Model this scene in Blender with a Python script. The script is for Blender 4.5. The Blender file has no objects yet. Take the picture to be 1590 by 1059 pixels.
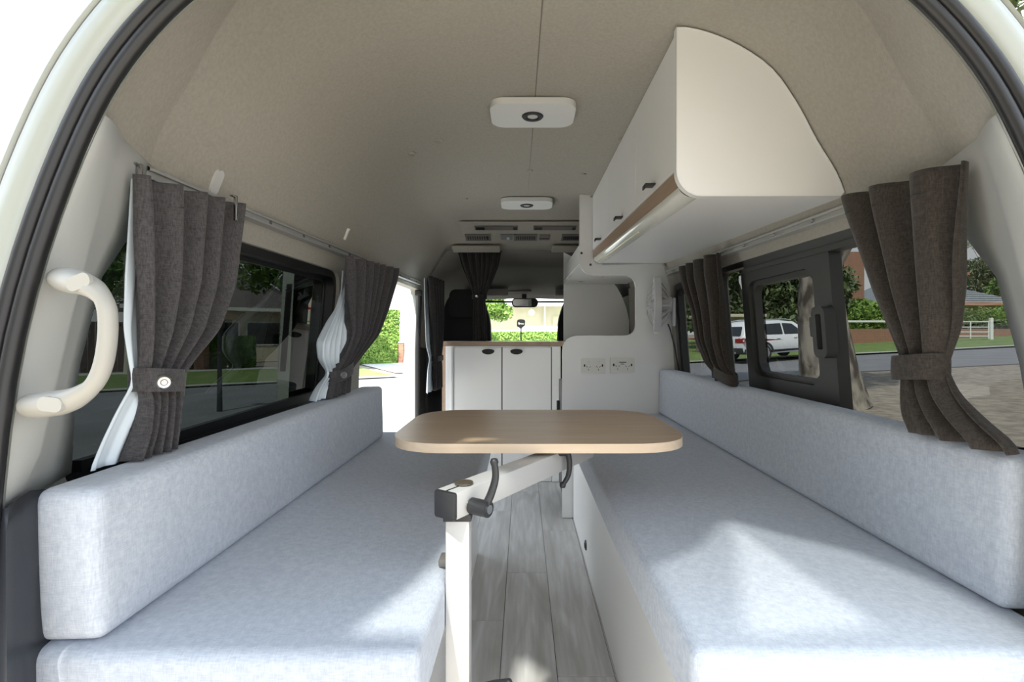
import bpy, bmesh, math, random
from mathutils import Vector, Matrix, geometry
random.seed(7)
sc = bpy.context.scene
COL = sc.collection

# ------------------------------------------------------------------ camera, sky, sun, exposure
CX, CZ, F = -0.04, 0.89, 800.0          # camera stands in the tailgate opening, eye 0.89 m above the van floor
cd = bpy.data.cameras.new('camera'); cam = bpy.data.objects.new('camera', cd); COL.objects.link(cam)
cam.location = (CX, 0, CZ); cam.rotation_euler = (math.radians(90), 0, 0)
cd.sensor_width = 36; cd.lens = F/1590*36
cd.shift_x = -(812-795)/1590; cd.shift_y = -(529.5-520)/1590
cd.clip_start = 0.02; cd.clip_end = 400
sc.camera = cam
sc.view_settings.view_transform = 'Standard'; sc.view_settings.look = 'None'
sc.view_settings.gamma = 1; sc.view_settings.use_curve_mapping = False
sc.view_settings.exposure = 1.82
sc.cycles.max_bounces = 12; sc.cycles.diffuse_bounces = 7; sc.cycles.transparent_max_bounces = 16
sc.cycles.sample_clamp_indirect = 6

wd = bpy.data.worlds.new('sky'); sc.world = wd; wd.use_nodes = True
nt = wd.node_tree; nt.nodes.clear()
def wn(t, **k):
    n = nt.nodes.new(t)
    for a, b in k.items(): setattr(n, a, b)
    return n
tc = wn('ShaderNodeTexCoord'); sx = wn('ShaderNodeSeparateXYZ'); rp = wn('ShaderNodeValToRGB')
bg = wn('ShaderNodeBackground'); ow = wn('ShaderNodeOutputWorld')
nt.links.new(tc.outputs['Generated'], sx.inputs[0]); nt.links.new(sx.outputs['Z'], rp.inputs[0])
rp.color_ramp.elements[0].position = 0.0; rp.color_ramp.elements[0].color = (1.0, 1.0, 1.0, 1)
rp.color_ramp.elements[1].position = 0.9; rp.color_ramp.elements[1].color = (0.60, 0.77, 1.0, 1)
nt.links.new(rp.outputs[0], bg.inputs[0]); bg.inputs[1].default_value = .86
nt.links.new(bg.outputs[0], ow.inputs[0])

SUN = Vector((0.15, 0.54, -0.83)).normalized()
sl = bpy.data.lights.new('sun', 'SUN'); sl.energy = 4.4; sl.angle = math.radians(1.6); sl.color = (1, 0.96, 0.88)
so = bpy.data.objects.new('sun', sl); COL.objects.link(so); so.location = (-1, -4, 6)
so.rotation_euler = SUN.to_track_quat('-Z', 'Y').to_euler()

# ------------------------------------------------------------------ helpers
def W(px, py, Y):
    return Vector((CX+(px-812)*Y/F, Y, CZ-(py-520)*Y/F))
def lerp(a, b, t): return a+(b-a)*t
def interp(tab, t):
    if t <= tab[0][0]: return tab[0][1]
    for (a, va), (b, vb) in zip(tab, tab[1:]):
        if t <= b: return va+(vb-va)*(t-a)/(b-a)
    return tab[-1][1]
def mkmesh(name, vs, fs, mat=None, smooth=None):
    me = bpy.data.meshes.new(name); me.from_pydata([tuple(v) for v in vs], [], fs); me.update()
    if smooth is not None:
        for p in me.polygons: p.use_smooth = True
        if smooth < 180: me.set_sharp_from_angle(angle=math.radians(smooth))
    if mat: me.materials.append(mat)
    return me
def link(name, me, parent=None, loc=None):
    o = bpy.data.objects.new(name, me); COL.objects.link(o)
    if loc is not None: o.location = loc
    if parent: o.parent = parent
    return o
def empty(name, label, cat, loc=(0, 0, 0), group=None):
    o = bpy.data.objects.new(name, None); COL.objects.link(o); o.location = loc; o.empty_display_size = .05
    tag(o, label, cat, group); return o
def tag(o, label=None, cat=None, group=None, kind=None):
    if label: o['label'] = label
    if cat: o['category'] = cat
    if group: o['group'] = group
    if kind: o['kind'] = kind
    return o
class MB:
    def __init__(s): s.v = []; s.f = []
    def add(s, vs, fs):
        k = len(s.v); s.v += [Vector(v) for v in vs]; s.f += [tuple(i+k for i in f) for f in fs]; return s
    def box(s, a, b, bev=0, seg=2):
        bm = bmesh.new(); bmesh.ops.create_cube(bm, size=1)
        a = Vector(a); b = Vector(b); c = (a+b)/2; d = b-a
        for v in bm.verts: v.co = Vector((v.co.x*d.x, v.co.y*d.y, v.co.z*d.z))+c
        if bev: bmesh.ops.bevel(bm, geom=bm.edges[:], offset=min(bev, min(abs(d.x), abs(d.y), abs(d.z))*.49), segments=seg, profile=.5, affect='EDGES')
        s.frombm(bm); return s
    def frombm(s, bm):
        bm.verts.index_update()
        s.add([v.co.copy() for v in bm.verts], [[v.index for v in f.verts] for f in bm.faces]); bm.free()
    def tube(s, pts, r, n=10, caps=True, closed=False, flat=1.0, up=None):
        pts = [Vector(p) for p in pts]; m = len(pts)
        rr = r if isinstance(r, (list, tuple)) else [r]*m
        tans = []
        for i in range(m):
            if closed: t = pts[(i+1) % m]-pts[i-1]
            else: t = pts[min(i+1, m-1)]-pts[max(i-1, 0)]
            tans.append(t.normalized())
        nn = Vector(up) if up else Vector((0, 0, 1))
        if abs(nn.dot(tans[0])) > .95: nn = Vector((1, 0, 0))
        k = len(s.v); ring = []
        for i in range(m):
            nn = (nn-tans[i]*nn.dot(tans[i])).normalized(); bb = tans[i].cross(nn)
            for j in range(n):
                a = 2*math.pi*j/n
                s.v.append(pts[i]+(nn*math.cos(a)*flat+bb*math.sin(a))*rr[i])
        for i in range(m if closed else m-1):
            i2 = (i+1) % m
            for j in range(n):
                j2 = (j+1) % n
                s.f.append((k+i*n+j, k+i*n+j2, k+i2*n+j2, k+i2*n+j))
        if caps and not closed:
            s.f.append(tuple(k+j for j in reversed(range(n)))); s.f.append(tuple(k+(m-1)*n+j for j in range(n)))
        return s
    def lathe(s, prof, n=24, axis='Z', at=(0, 0, 0)):
        k = len(s.v); at = Vector(at)
        for r, h in prof:
            for j in range(n):
                a = 2*math.pi*j/n; c, d = r*math.cos(a), r*math.sin(a)
                p = {'Z': (c, d, h), 'Y': (c, h, d), 'X': (h, c, d)}[axis]
                s.v.append(at+Vector(p))
        for i in range(len(prof)-1):
            for j in range(n):
                j2 = (j+1) % n
                s.f.append((k+i*n+j, k+i*n+j2, k+(i+1)*n+j2, k+(i+1)*n+j))
        s.f.append(tuple(k+j for j in range(n))); s.f.append(tuple(k+(len(prof)-1)*n+j for j in range(n)))
        return s
    def grid(s, rows, closed=False):
        k = len(s.v); m = len(rows); n = len(rows[0])
        for r in rows: s.v += [Vector(p) for p in r]
        for i in range(m-1):
            for j in range(n if closed else n-1):
                j2 = (j+1) % n
                s.f.append((k+i*n+j, k+i*n+j2, k+(i+1)*n+j2, k+(i+1)*n+j))
        return s
    def prism(s, poly, holes, mapf, t0, t1, step=None, single=False):
        """2D polygon with holes between two offsets; mapf(u, v, t) gives the 3D point"""
        loops = [poly]+holes; pts = []; edges = []
        for lp in loops:
            k = len(pts); n = len(lp); pts += [Vector((p[0], p[1])) for p in lp]
            edges += [(k+i, k+(i+1) % n) for i in range(n)]
        nb = len(pts)
        if step:
            us = [p[0] for p in poly]; vs = [p[1] for p in poly]
            a = min(us)+step*.5
            while a < max(us):
                b = min(vs)+step*.37
                while b < max(vs):
                    if inside((a, b), poly) and not any(inside((a, b), h) for h in holes): pts.append(Vector((a, b)))
                    b += step
                a += step
        ov, oe, of, *_ = geometry.delaunay_2d_cdt(pts, edges, [], 0, 1e-7)
        tri = []
        for f in of:
            c = sum((ov[i] for i in f), Vector((0, 0)))/len(f)
            if inside(c, poly) and not any(inside(c, h) for h in holes): tri.append(f)
        k = len(s.v); n = len(ov)
        if single:                                  # one thin sheet (window glass)
            s.v += [Vector(mapf(p.x, p.y, t0)) for p in ov]; s.f += [tuple(k+i for i in f) for f in tri]; return s
        s.v += [Vector(mapf(p.x, p.y, t0)) for p in ov]; s.v += [Vector(mapf(p.x, p.y, t1)) for p in ov]
        cnt = {}
        for f in tri:
            s.f.append(tuple(k+i for i in f)); s.f.append(tuple(k+n+i for i in reversed(f)))
            for a, b in zip(f, list(f[1:])+[f[0]]): cnt[(a, b)] = 1
        for (a, b) in list(cnt):
            if (b, a) not in cnt: s.f.append((k+b, k+a, k+n+a, k+n+b))
        return s
    def build(s, name, mat, parent=None, smooth=35, loc=None, fix=True):
        me = mkmesh(name, s.v, s.f, mat, None)
        if fix:
            bm = bmesh.new(); bm.from_mesh(me); bmesh.ops.recalc_face_normals(bm, faces=bm.faces[:]); bm.to_mesh(me); bm.free()
        if smooth is not None:
            for p in me.polygons: p.use_smooth = True
            if smooth < 180: me.set_sharp_from_angle(angle=math.radians(smooth))
        return link(name, me, parent, loc)
def inside(p, poly):
    x, y = p[0], p[1]; r = False; n = len(poly); j = n-1
    for i in range(n):
        xi, yi = poly[i][0], poly[i][1]; xj, yj = poly[j][0], poly[j][1]
        if (yi > y) != (yj > y) and x < (xj-xi)*(y-yi)/(yj-yi)+xi: r = not r
        j = i
    return r
def rrect(x0, y0, x1, y1, r, n=6):
    rs = r if isinstance(r, (list, tuple)) else [r]*4
    out = []
    for (cx, cy, a0), q in zip(((x0, y0, 180), (x1, y0, 270), (x1, y1, 0), (x0, y1, 90)), rs):
        sx_ = 1 if cx == x0 else -1; sy_ = 1 if cy == y0 else -1
        ccx, ccy = cx+sx_*q, cy+sy_*q
        if q <= 0: out.append((cx, cy)); continue
        for i in range(n+1):
            a = math.radians(a0+90*i/n); out.append((ccx+q*math.cos(a), ccy+q*math.sin(a)))
    return out
def rpoly(pts, rad, n=6):
    """polygon with rounded corners"""
    out = []; m = len(pts)
    for i in range(m):
        p = Vector(pts[i]); a = Vector(pts[i-1]); b = Vector(pts[(i+1) % m])
        r = rad[i] if isinstance(rad, (list, tuple)) else rad
        if r <= 0: out.append(tuple(p)); continue
        da = (a-p); db = (b-p); la = min(r, da.length*.49); lb = min(r, db.length*.49)
        p0 = p+da.normalized()*la; p1 = p+db.normalized()*lb
        for k in range(n+1):
            t = k/n; out.append(tuple((1-t)**2*p0+2*t*(1-t)*p+t*t*p1))
    return out
def catmull(pts, n=8):
    P = [Vector(p) for p in pts]; out = []
    for i in range(len(P)-1):
        a = P[max(i-1, 0)]; b = P[i]; c = P[i+1]; d = P[min(i+2, len(P)-1)]
        for k in range(n):
            t = k/n
            out.append(.5*((2*b)+(c-a)*t+(2*a-5*b+4*c-d)*t*t+(3*b-a-3*c+d)*t**3))
    out.append(P[-1]); return out

# ------------------------------------------------------------------ materials
def mat(name, col, rough=.5, metal=0, var=.0, vscale=8, stretch=None, bump=0, bscale=200, coat=0, spec=.5, col2=None, emit=None, detail=3):
    m = bpy.data.materials.new(name); m.use_nodes = True; t = m.node_tree; N = t.nodes; L = t.links
    b = N['Principled BSDF']; b.inputs['Roughness'].default_value = rough; b.inputs['Metallic'].default_value = metal
    b.inputs['Specular IOR Level'].default_value = spec; b.inputs['Coat Weight'].default_value = coat
    b.inputs['Base Color'].default_value = (*col, 1)
    c = N.new('ShaderNodeTexCoord')
    if var or col2:
        mp = N.new('ShaderNodeMapping'); L.new(c.outputs['Object'], mp.inputs[0])
        if stretch: mp.inputs['Scale'].default_value = stretch
        nz = N.new('ShaderNodeTexNoise'); nz.inputs['Scale'].default_value = vscale; nz.inputs['Detail'].default_value = detail
        L.new(mp.outputs[0], nz.inputs['Vector'])
        r = N.new('ShaderNodeValToRGB'); L.new(nz.outputs[0], r.inputs[0])
        ca = tuple(x*(1-var) for x in col); cb = tuple(min(1, x*(1+var)) for x in col) if not col2 else col2
        r.color_ramp.elements[0].position = .32; r.color_ramp.elements[0].color = (*ca, 1)
        r.color_ramp.elements[1].position = .68; r.color_ramp.elements[1].color = (*cb, 1)
        L.new(r.outputs[0], b.inputs['Base Color'])
    if bump:
        nb = N.new('ShaderNodeTexNoise'); nb.inputs['Scale'].default_value = bscale; nb.inputs['Detail'].default_value = 2
        L.new(c.outputs['Object'], nb.inputs['Vector'])
        bp = N.new('ShaderNodeBump'); bp.inputs['Strength'].default_value = bump; bp.inputs['Distance'].default_value = .002
        L.new(nb.outputs[0], bp.inputs['Height']); L.new(bp.outputs[0], b.inputs['Normal'])
    if emit:
        b.inputs['Emission Color'].default_value = (*emit[0], 1); b.inputs['Emission Strength'].default_value = emit[1]
    return m
def patchy(m, lo, hi):
    for n in m.node_tree.nodes:
        if n.type == 'VALTORGB': n.color_ramp.elements[0].position = lo; n.color_ramp.elements[1].position = hi
    return m
def weave(name, ca, cb, s1=900, s2=60, rough=.9, bump=.25):
    """linen-like cloth: two sets of stretched threads"""
    m = bpy.data.materials.new(name); m.use_nodes = True; t = m.node_tree; N = t.nodes; L = t.links
    b = N['Principled BSDF']; b.inputs['Roughness'].default_value = rough; b.inputs['Specular IOR Level'].default_value = .2
    b.inputs['Sheen Weight'].default_value = .15
    c = N.new('ShaderNodeTexCoord'); outs = []
    for sc_ in ((s1, s2, s2), (s2, s1, s2), (s2, s2, s1)):
        mp = N.new('ShaderNodeMapping'); mp.inputs['Scale'].default_value = sc_; L.new(c.outputs['Object'], mp.inputs[0])
        nz = N.new('ShaderNodeTexNoise'); nz.inputs['Scale'].default_value = 1; nz.inputs['Detail'].default_value = 2
        L.new(mp.outputs[0], nz.inputs['Vector']); outs.append(nz.outputs[0])
    a1 = N.new('ShaderNodeMath'); a1.operation = 'ADD'; L.new(outs[0], a1.inputs[0]); L.new(outs[1], a1.inputs[1])
    a2 = N.new('ShaderNodeMath'); a2.operation = 'ADD'; L.new(a1.outputs[0], a2.inputs[0]); L.new(outs[2], a2.inputs[1])
    r = N.new('ShaderNodeMapRange'); r.inputs[1].default_value = 1.15; r.inputs[2].default_value = 1.85; L.new(a2.outputs[0], r.inputs[0])
    mx = N.new('ShaderNodeMix'); mx.data_type = 'RGBA'; mx.inputs[6].default_value = (*ca, 1); mx.inputs[7].default_value = (*cb, 1)
    L.new(r.outputs[0], mx.inputs[0]); L.new(mx.outputs[2], b.inputs['Base Color'])
    bp = N.new('ShaderNodeBump'); bp.inputs['Strength'].default_value = bump; bp.inputs['Distance'].default_value = .001
    L.new(r.outputs[0], bp.inputs['Height']); L.new(bp.outputs[0], b.inputs['Normal'])
    return m
def wood(name, ca, cb, cc, axis, rough=.4, rnd=False, fine=90, knots=True):
    """grain running along one axis"""
    m = bpy.data.materials.new(name); m.use_nodes = True; t = m.node_tree; N = t.nodes; L = t.links
    b = N['Principled BSDF']; b.inputs['Roughness'].default_value = rough
    c = N.new('ShaderNodeTexCoord'); vec = c.outputs['Object']
    if rnd:
        oi = N.new('ShaderNodeObjectInfo'); cm = N.new('ShaderNodeCombineXYZ')
        ml = N.new('ShaderNodeMath'); ml.operation = 'MULTIPLY'; ml.inputs[1].default_value = 37; L.new(oi.outputs['Random'], ml.inputs[0])
        for i in range(3): L.new(ml.outputs[0], cm.inputs[i])
        ad = N.new('ShaderNodeVectorMath'); L.new(vec, ad.inputs[0]); L.new(cm.outputs[0], ad.inputs[1]); vec = ad.outputs[0]
    def nz(scale, st, det, dist=0):
        mp = N.new('ShaderNodeMapping'); s = [1, 1, 1]; s[axis] = st; mp.inputs['Scale'].default_value = s; L.new(vec, mp.inputs[0])
        n = N.new('ShaderNodeTexNoise'); n.inputs['Scale'].default_value = scale; n.inputs['Detail'].default_value = det
        n.inputs['Distortion'].default_value = dist; L.new(mp.outputs[0], n.inputs['Vector']); return n.outputs[0]
    f = nz(fine, .06, 4); g = nz(14, .14, 4, 1.2)
    r1 = N.new('ShaderNodeValToRGB'); L.new(g, r1.inputs[0]); e = r1.color_ramp.elements
    e[0].position = .3; e[0].color = (*ca, 1); e[1].position = .7; e[1].color = (*cb, 1)
    r2 = N.new('ShaderNodeMapRange'); r2.inputs[1].default_value = .35; r2.inputs[2].default_value = .65; L.new(f, r2.inputs[0])
    mx = N.new('ShaderNodeMix'); mx.data_type = 'RGBA'; mx.inputs[7].default_value = (*cc, 1); L.new(r1.outputs[0], mx.inputs[6])
    k = N.new('ShaderNodeMath'); k.operation = 'MULTIPLY'; k.inputs[1].default_value = .45; L.new(r2.outputs[0], k.inputs[0]); L.new(k.outputs[0], mx.inputs[0])
    L.new(mx.outputs[2], b.inputs['Base Color'])
    bp = N.new('ShaderNodeBump'); bp.inputs['Strength'].default_value = .08; bp.inputs['Distance'].default_value = .001
    L.new(f, bp.inputs['Height']); L.new(bp.outputs[0], b.inputs['Normal'])
    return m
def glass(name, tint, ior=1.5, refl=1.0):
    m = bpy.data.materials.new(name); m.use_nodes = True; t = m.node_tree; N = t.nodes; L = t.links; N.clear()
    o = N.new('ShaderNodeOutputMaterial'); mx = N.new('ShaderNodeMixShader'); tr = N.new('ShaderNodeBsdfTransparent'); gl = N.new('ShaderNodeBsdfGlossy')
    lw = N.new('ShaderNodeLayerWeight'); lw.inputs[0].default_value = .5
    pw = N.new('ShaderNodeMath'); pw.operation = 'POWER'; pw.inputs[1].default_value = 5; L.new(lw.outputs['Facing'], pw.inputs[0])
    f0 = ((ior-1)/(ior+1))**2
    ma = N.new('ShaderNodeMath'); ma.operation = 'MULTIPLY_ADD'; ma.inputs[1].default_value = 1-f0; ma.inputs[2].default_value = f0; L.new(pw.outputs[0], ma.inputs[0])
    gl.inputs['Roughness'].default_value = 0.0
    gl.inputs[0].default_value = (refl, refl, refl, 1); tr.inputs[0].default_value = (*tint, 1)
    L.new(ma.outputs[0], mx.inputs[0]); L.new(tr.outputs[0], mx.inputs[1]); L.new(gl.outputs[0], mx.inputs[2]); L.new(mx.outputs[0], o.inputs[0])
    return m
def brickmat(name, c1, c2, mortar, scale):
    m = bpy.data.materials.new(name); m.use_nodes = True; t = m.node_tree; N = t.nodes; L = t.links
    b = N['Principled BSDF']; b.inputs['Roughness'].default_value = .85
    c = N.new('ShaderNodeTexCoord'); mp = N.new('ShaderNodeMapping'); mp.inputs['Rotation'].default_value = (math.radians(90), 0, 0); L.new(c.outputs['Object'], mp.inputs[0])
    k = N.new('ShaderNodeTexBrick'); k.inputs['Scale'].default_value = scale; k.inputs[1].default_value = (*c1, 1); k.inputs[2].default_value = (*c2, 1); k.inputs[3].default_value = (*mortar, 1)
    L.new(mp.outputs[0], k.inputs[0]); L.new(k.outputs[0], b.inputs['Base Color']); return m

M = dict(
 fabric=weave('seat_fabric', (.43, .47, .545), (.565, .605, .67), 620, 90),
 curtain=weave('curtain_cloth', (.045, .042, .044), (.092, .087, .09), 700, 110, bump=.3),
 curtain_brown=weave('curtain_cloth_brown', (.030, .025, .021), (.062, .053, .046), 700, 110, bump=.3),
 curtain_black=weave('curtain_cloth_black', (.014, .013, .013), (.034, .032, .032), 700, 110, bump=.3),
 lining=mat('curtain_lining', (.72, .80, .86), .75, bump=.1, bscale=40),
 headliner=mat('headliner_felt', (.39, .37, .325), .95, var=.06, vscale=140, bump=.3, bscale=500, spec=.1),
 trim=mat('pillar_plastic', (.50, .51, .495), .5, bump=.1, bscale=900),
 paint=mat('body_paint', (.40, .43, .395), .25, coat=.3),
 rubber=mat('black_rubber', (.012, .012, .013), .38),
 dark=mat('dark_plastic', (.022, .023, .026), .45, bump=.1, bscale=600),
 scuff=mat('scuff_plastic', (.028, .031, .038), .35, bump=.08, bscale=700),
 frame=mat('window_frame_grey', (.042, .042, .041), .5, bump=.1, bscale=700),
 white=mat('white_laminate', (.88, .88, .87), .33, var=.012, vscale=3),
 edge=mat('white_edge_band', (.72, .73, .71), .4),
 timber=wood('timber_laminate', (.50, .365, .245), (.62, .47, .33), (.43, .30, .195), 0, .36, fine=140),
 timber_y=wood('timber_laminate_long', (.36, .255, .175), (.44, .32, .225), (.30, .205, .14), 1, .4, fine=140),
 timber_edge=wood('timber_edge_band', (.70, .55, .40), (.78, .63, .475), (.64, .49, .35), 0, .4, fine=140),
 plank=wood('grey_oak_vinyl', (.48, .465, .44), (.74, .735, .72), (.40, .38, .35), 1, .42, rnd=True, fine=70),
 joint=mat('floor_joint', (.11, .105, .10), .8),
 alu=mat('satin_aluminium', (.54, .54, .535), .42, metal=.2),
 steel=mat('bright_steel', (.5, .5, .5), .25, metal=1),
 lens=mat('lamp_lens', (.62, .62, .60), .35),
 diffuser=mat('light_diffuser', (.78, .78, .70), .12, coat=.5),
 plateW=mat('white_plastic', (.78, .77, .72), .35),
 fanW=mat('fan_plastic', (.60, .60, .61), .4),
 wire=mat('clear_wire', (.55, .56, .55), .25),
 seatcab=mat('cab_seat_cloth', (.012, .012, .013), .85, bump=.3, bscale=300),
 cabtrim=mat('cab_plastic', (.15, .142, .13), .7, bump=.1, bscale=300),
 screen=mat('vent_black', (.008, .008, .008), .6),
 fridge=mat('fridge_grey', (.035, .036, .04), .35),
 tint_left=glass('privacy_glass_dark', (.034, .039, .037), 1.5),
 tint_right=glass('privacy_glass_light', (.125, .131, .131), 1.35),
 clear=glass('clear_glass', (.9, .95, .92), 1.45),
 tail=glass('tailgate_glass', (.25, .26, .26), 1.45),
 mirror=mat('mirror_face', (.75, .75, .76), .03, metal=1),
 asphalt=mat('asphalt', (.20, .20, .21), .9, var=.10, vscale=1.2, bump=.3, bscale=60),
 gravel=mat('gravel', (.19, .16, .125), .95, col2=(.36, .31, .25), vscale=6, bump=.8, bscale=30, detail=8),
 concrete=mat('concrete', (.50, .49, .46), .9, var=.06, vscale=2),
 lawn=mat('lawn', (.10, .17, .035), .95, col2=(.20, .27, .07), vscale=3, bump=.8, bscale=40),
 leaf=mat('leaf_green', (.055, .13, .02), .6, col2=(.15, .25, .045), vscale=2.2),
 leaf_bright=mat('hedge_green', (.11, .22, .03), .6, col2=(.25, .38, .07), vscale=3),
 leaf_dull=mat('gum_leaf', (.07, .105, .04), .6, col2=(.16, .20, .085), vscale=1.2),
 bark=patchy(mat('gum_bark', (.07, .058, .047), .9, col2=(.33, .295, .24), vscale=4.5, stretch=(1, 1, .5), bump=1, bscale=9, detail=8), .42, .60),
 bark_pale=mat('pale_bark', (.52, .48, .42), .8, col2=(.66, .62, .55), vscale=3),
 cream=mat('cream_render', (.62, .555, .43), .9, var=.04, vscale=2),
 offwhite=mat('offwhite_paint', (.80, .80, .77), .5),
 roofw=mat('pale_metal_roof', (.72, .75, .75), .4),
 slate=mat('slate_roof', (.235, .255, .275), .7, var=.15, vscale=5),
 roofdark=mat('dark_tile_roof', (.12, .10, .095), .8, var=.2, vscale=3),
 brick=brickmat('red_brick', (.34, .15, .085), (.26, .11, .065), (.36, .30, .25), 4),
 browntimber=mat('brown_fence', (.075, .05, .04), .8, var=.2, vscale=4),
 fascia=mat('orange_fascia', (.42, .185, .11), .6),
 whitepost=mat('white_fence_paint', (.82, .82, .80), .5),
 carpaint=mat('white_car_paint', (.80, .81, .82), .4, coat=.15),
 carglass=mat('car_window', (.012, .016, .02), .06, spec=.8),
 carblack=mat('car_cladding', (.03, .031, .033), .6),
 redlamp=mat('red_tail_lamp', (.35, .02, .02), .15),
 shed_wall=mat('dark_shed_wall', (.30, .25, .21), .9),  # dark wall colour of the shed
)
def structure(o): o['kind'] = 'structure'; return o

# ------------------------------------------------------------------ van shell
def tilt(Y, z=1.15):                                # side rails rise gently towards the cab, the crown falls
    return (Y-1.1)*interp([(1.35, .02), (1.562, .004), (1.602, -.0186)], z)
WX = [(0, .72), (.5, .72), (.7, .71), (.9, .695), (1.11, .678), (1.155, .666)]
def wx(z): return interp(WX, z)
PROF = [(0, 1.602), (.1, 1.597), (.2, 1.582), (.29, 1.562), (.36, 1.546), (.43, 1.516), (.5, 1.466), (.554, 1.39), (.595, 1.313), (.637, 1.244), (.66, 1.184), (.668, 1.15)]
OPEN = [(0, 1.475), (.09, 1.473), (.17, 1.465), (.25, 1.448), (.31, 1.428), (.36, 1.402), (.41, 1.365), (.445, 1.335), (.475, 1.30), (.505, 1.24), (.525, 1.19), (.54, 1.15)]
def ys(z): return .56 if z < .51 else .56+.1*(z-.51)/.81

def full(half): return [(-x, z) for x, z in reversed(half[1:])]+list(half)
pc = catmull([(x, z, 0) for x, z in PROF], 3); oc = catmull([(x, z, 0) for x, z in OPEN], 3)
PR = [(p.x, p.y) for p in pc]; OP = [(p.x, p.y) for p in oc]
EXL = [(.51, .026), (.85, .026), (1.0, .030), (1.17, .037), (1.25, .028), (1.33, .010), (1.47, .0)]      # the opening is a little wider on one side
EXR = [(.51, .02), (1.1, .024), (1.2, .026), (1.26, .014), (1.33, .002), (1.47, 0)]
def widen(p): return (p[0]-interp(EXL, p[1])*min(1, -p[0]/.2), p[1]) if p[0] < 0 else (p[0]+interp(EXR, p[1])*min(1, p[0]/.2), p[1])
rows = []
for t in (0, .12, .3, .5, .7, .86, .95, 1):
    e = t**.75
    row = []
    for (a, b), (c, d) in zip([widen(p) for p in full(OP)], full(PR)):
        y0 = ys(b)+.001
        row.append((lerp(a, c, e), lerp(y0, .86, t), lerp(b, d+tilt(.86, d), e)))
    rows.append(row)
for Y in (1.1, 1.5, 2.0, 2.4, 2.72):
    rows.append([(a, Y, b+tilt(Y, b)) for a, b in full(PR)])
def header(Y): return 1.604-.205*(Y-2.75)
for k, Y in enumerate((2.74, 2.77, 2.8, 2.9, 3.1, 3.3, 3.40)):
    rows.append([(a, Y, min(b+tilt(Y, b), header(Y)-.012*min(k, 2))) for a, b in full(PR)])
ceiling = structure(MB().grid(rows).build('ceiling', M['headliner'], smooth=60, fix=False))
md = ceiling.modifiers.new('thick', 'SOLIDIFY'); md.thickness = .02; md.offset = 1
# dark seam line and clips in the headliner
MB().tube([(lerp(.003, -.018, (Y-1.0)/1.6), Y, 1.602+tilt(Y, 1.6)-.0002) for Y in (.9, 1.2, 1.6, 2.0, 2.4, 2.7)], .0016, 6).build('seam', mat('seam_dark', (.20, .185, .165), .9), ceiling)
for px, py in ((682, 204), (905, 264), (966, 204), (722, 300), (822, 262), (638, 208)):
    Y = (1.59-CZ)*F/(520-py); p = W(px, py, Y)
    o = MB().lathe([(.0, -.004), (.012, -.004), (.015, -.001), (.015, .004)], 16).build('button', M['headliner'], ceiling, loc=(p.x, p.y, interp([(a, b+tilt(p.y, b)) for a, b in PR], abs(p.x))-.001))
# oval plug and small hook on the sloping side of the headliner
def on_head(z, Y, side):
    half = [(zz+tilt(Y, zz), xx) for xx, zz in reversed(PR)]
    x = interp(half, z); return Vector((side*x, Y, z))
pl = on_head(1.195, 1.03, -1)
o = MB().prism(rrect(-.012, -.026, .012, .026, .0118), [], lambda u, v, t: (t, u, v), -.003, .003).build('plug', mat('plug_grey', (.55, .55, .54), .6), ceiling, loc=pl+Vector((.003, 0, 0)))
o.rotation_euler = (0, math.radians(22), 0)
hk = on_head(1.235, 1.76, -1)
o = MB().box((-.003, -.006, -.022), (.004, .006, .018), .002).box((-.004, -.003, .014), (.006, .003, .02), .001).build('hook', M['plateW'], ceiling, loc=hk+Vector((.004, 0, 0)))
o.rotation_euler = (0, math.radians(20), 0)

# side walls with openings, curved in section
def wallmap(side, z0=0):
    return lambda u, v, t: (side*(wx(v-tilt(u))+t), u, v)
WIN_L = rpoly([(.752, .655), (1.80, .655), (1.81, 1.11), (.87, 1.10), (.775, .98), (.745, .82)], [.05, .05, .07, .08, .1, .1])
DOOR = rpoly([(2.06, .02), (3.16, .02), (3.16, 1.165), (2.06, 1.155)], [.02, .02, .05, .08])
wl = MB().prism([(.76, 0), (3.45, 0), (3.45, 1.20), (2.6, 1.186), (1.9, 1.172), (1.1, 1.156), (.86, 1.152), (.70, 1.15), (.70, .6), (.74, .5)], [WIN_L, DOOR], wallmap(-1), 0, .05, .12)
structure(wl.build('wall_left', M['headliner'], smooth=30))
WIN_R = rpoly([(.752, .655), (1.93, .655), (1.94, 1.135), (.87, 1.12), (.775, .98), (.745, .82)], [.05, .05, .07, .08, .1, .1])
WIN_R2 = rrect(2.02, .66, 2.46, 1.12, .05)
wr = MB().prism([(.76, 0), (3.45, 0), (3.45, 1.20), (2.6, 1.186), (1.9, 1.172), (1.1, 1.156), (.86, 1.152), (.70, 1.15), (.70, .6), (.74, .5)], [WIN_R, WIN_R2], wallmap(1), 0, .05, .12)
structure(wr.build('wall_right', M['headliner'], smooth=30))

def scale_loop(lp, d):
    """inset a loop by distance d"""
    n = len(lp); out = []
    ar = sum(lp[i][0]*lp[(i+1) % n][1]-lp[(i+1) % n][0]*lp[i][1] for i in range(n))
    sg = 1 if ar > 0 else -1
    for i in range(n):
        a = Vector(lp[i-1]); b = Vector(lp[(i+1) % n]); t = (b-a).normalized(); nrm = Vector((-t.y, t.x))*sg
        p = Vector(lp[i])+nrm*d; out.append((p.x, p.y))
    return out
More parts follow.
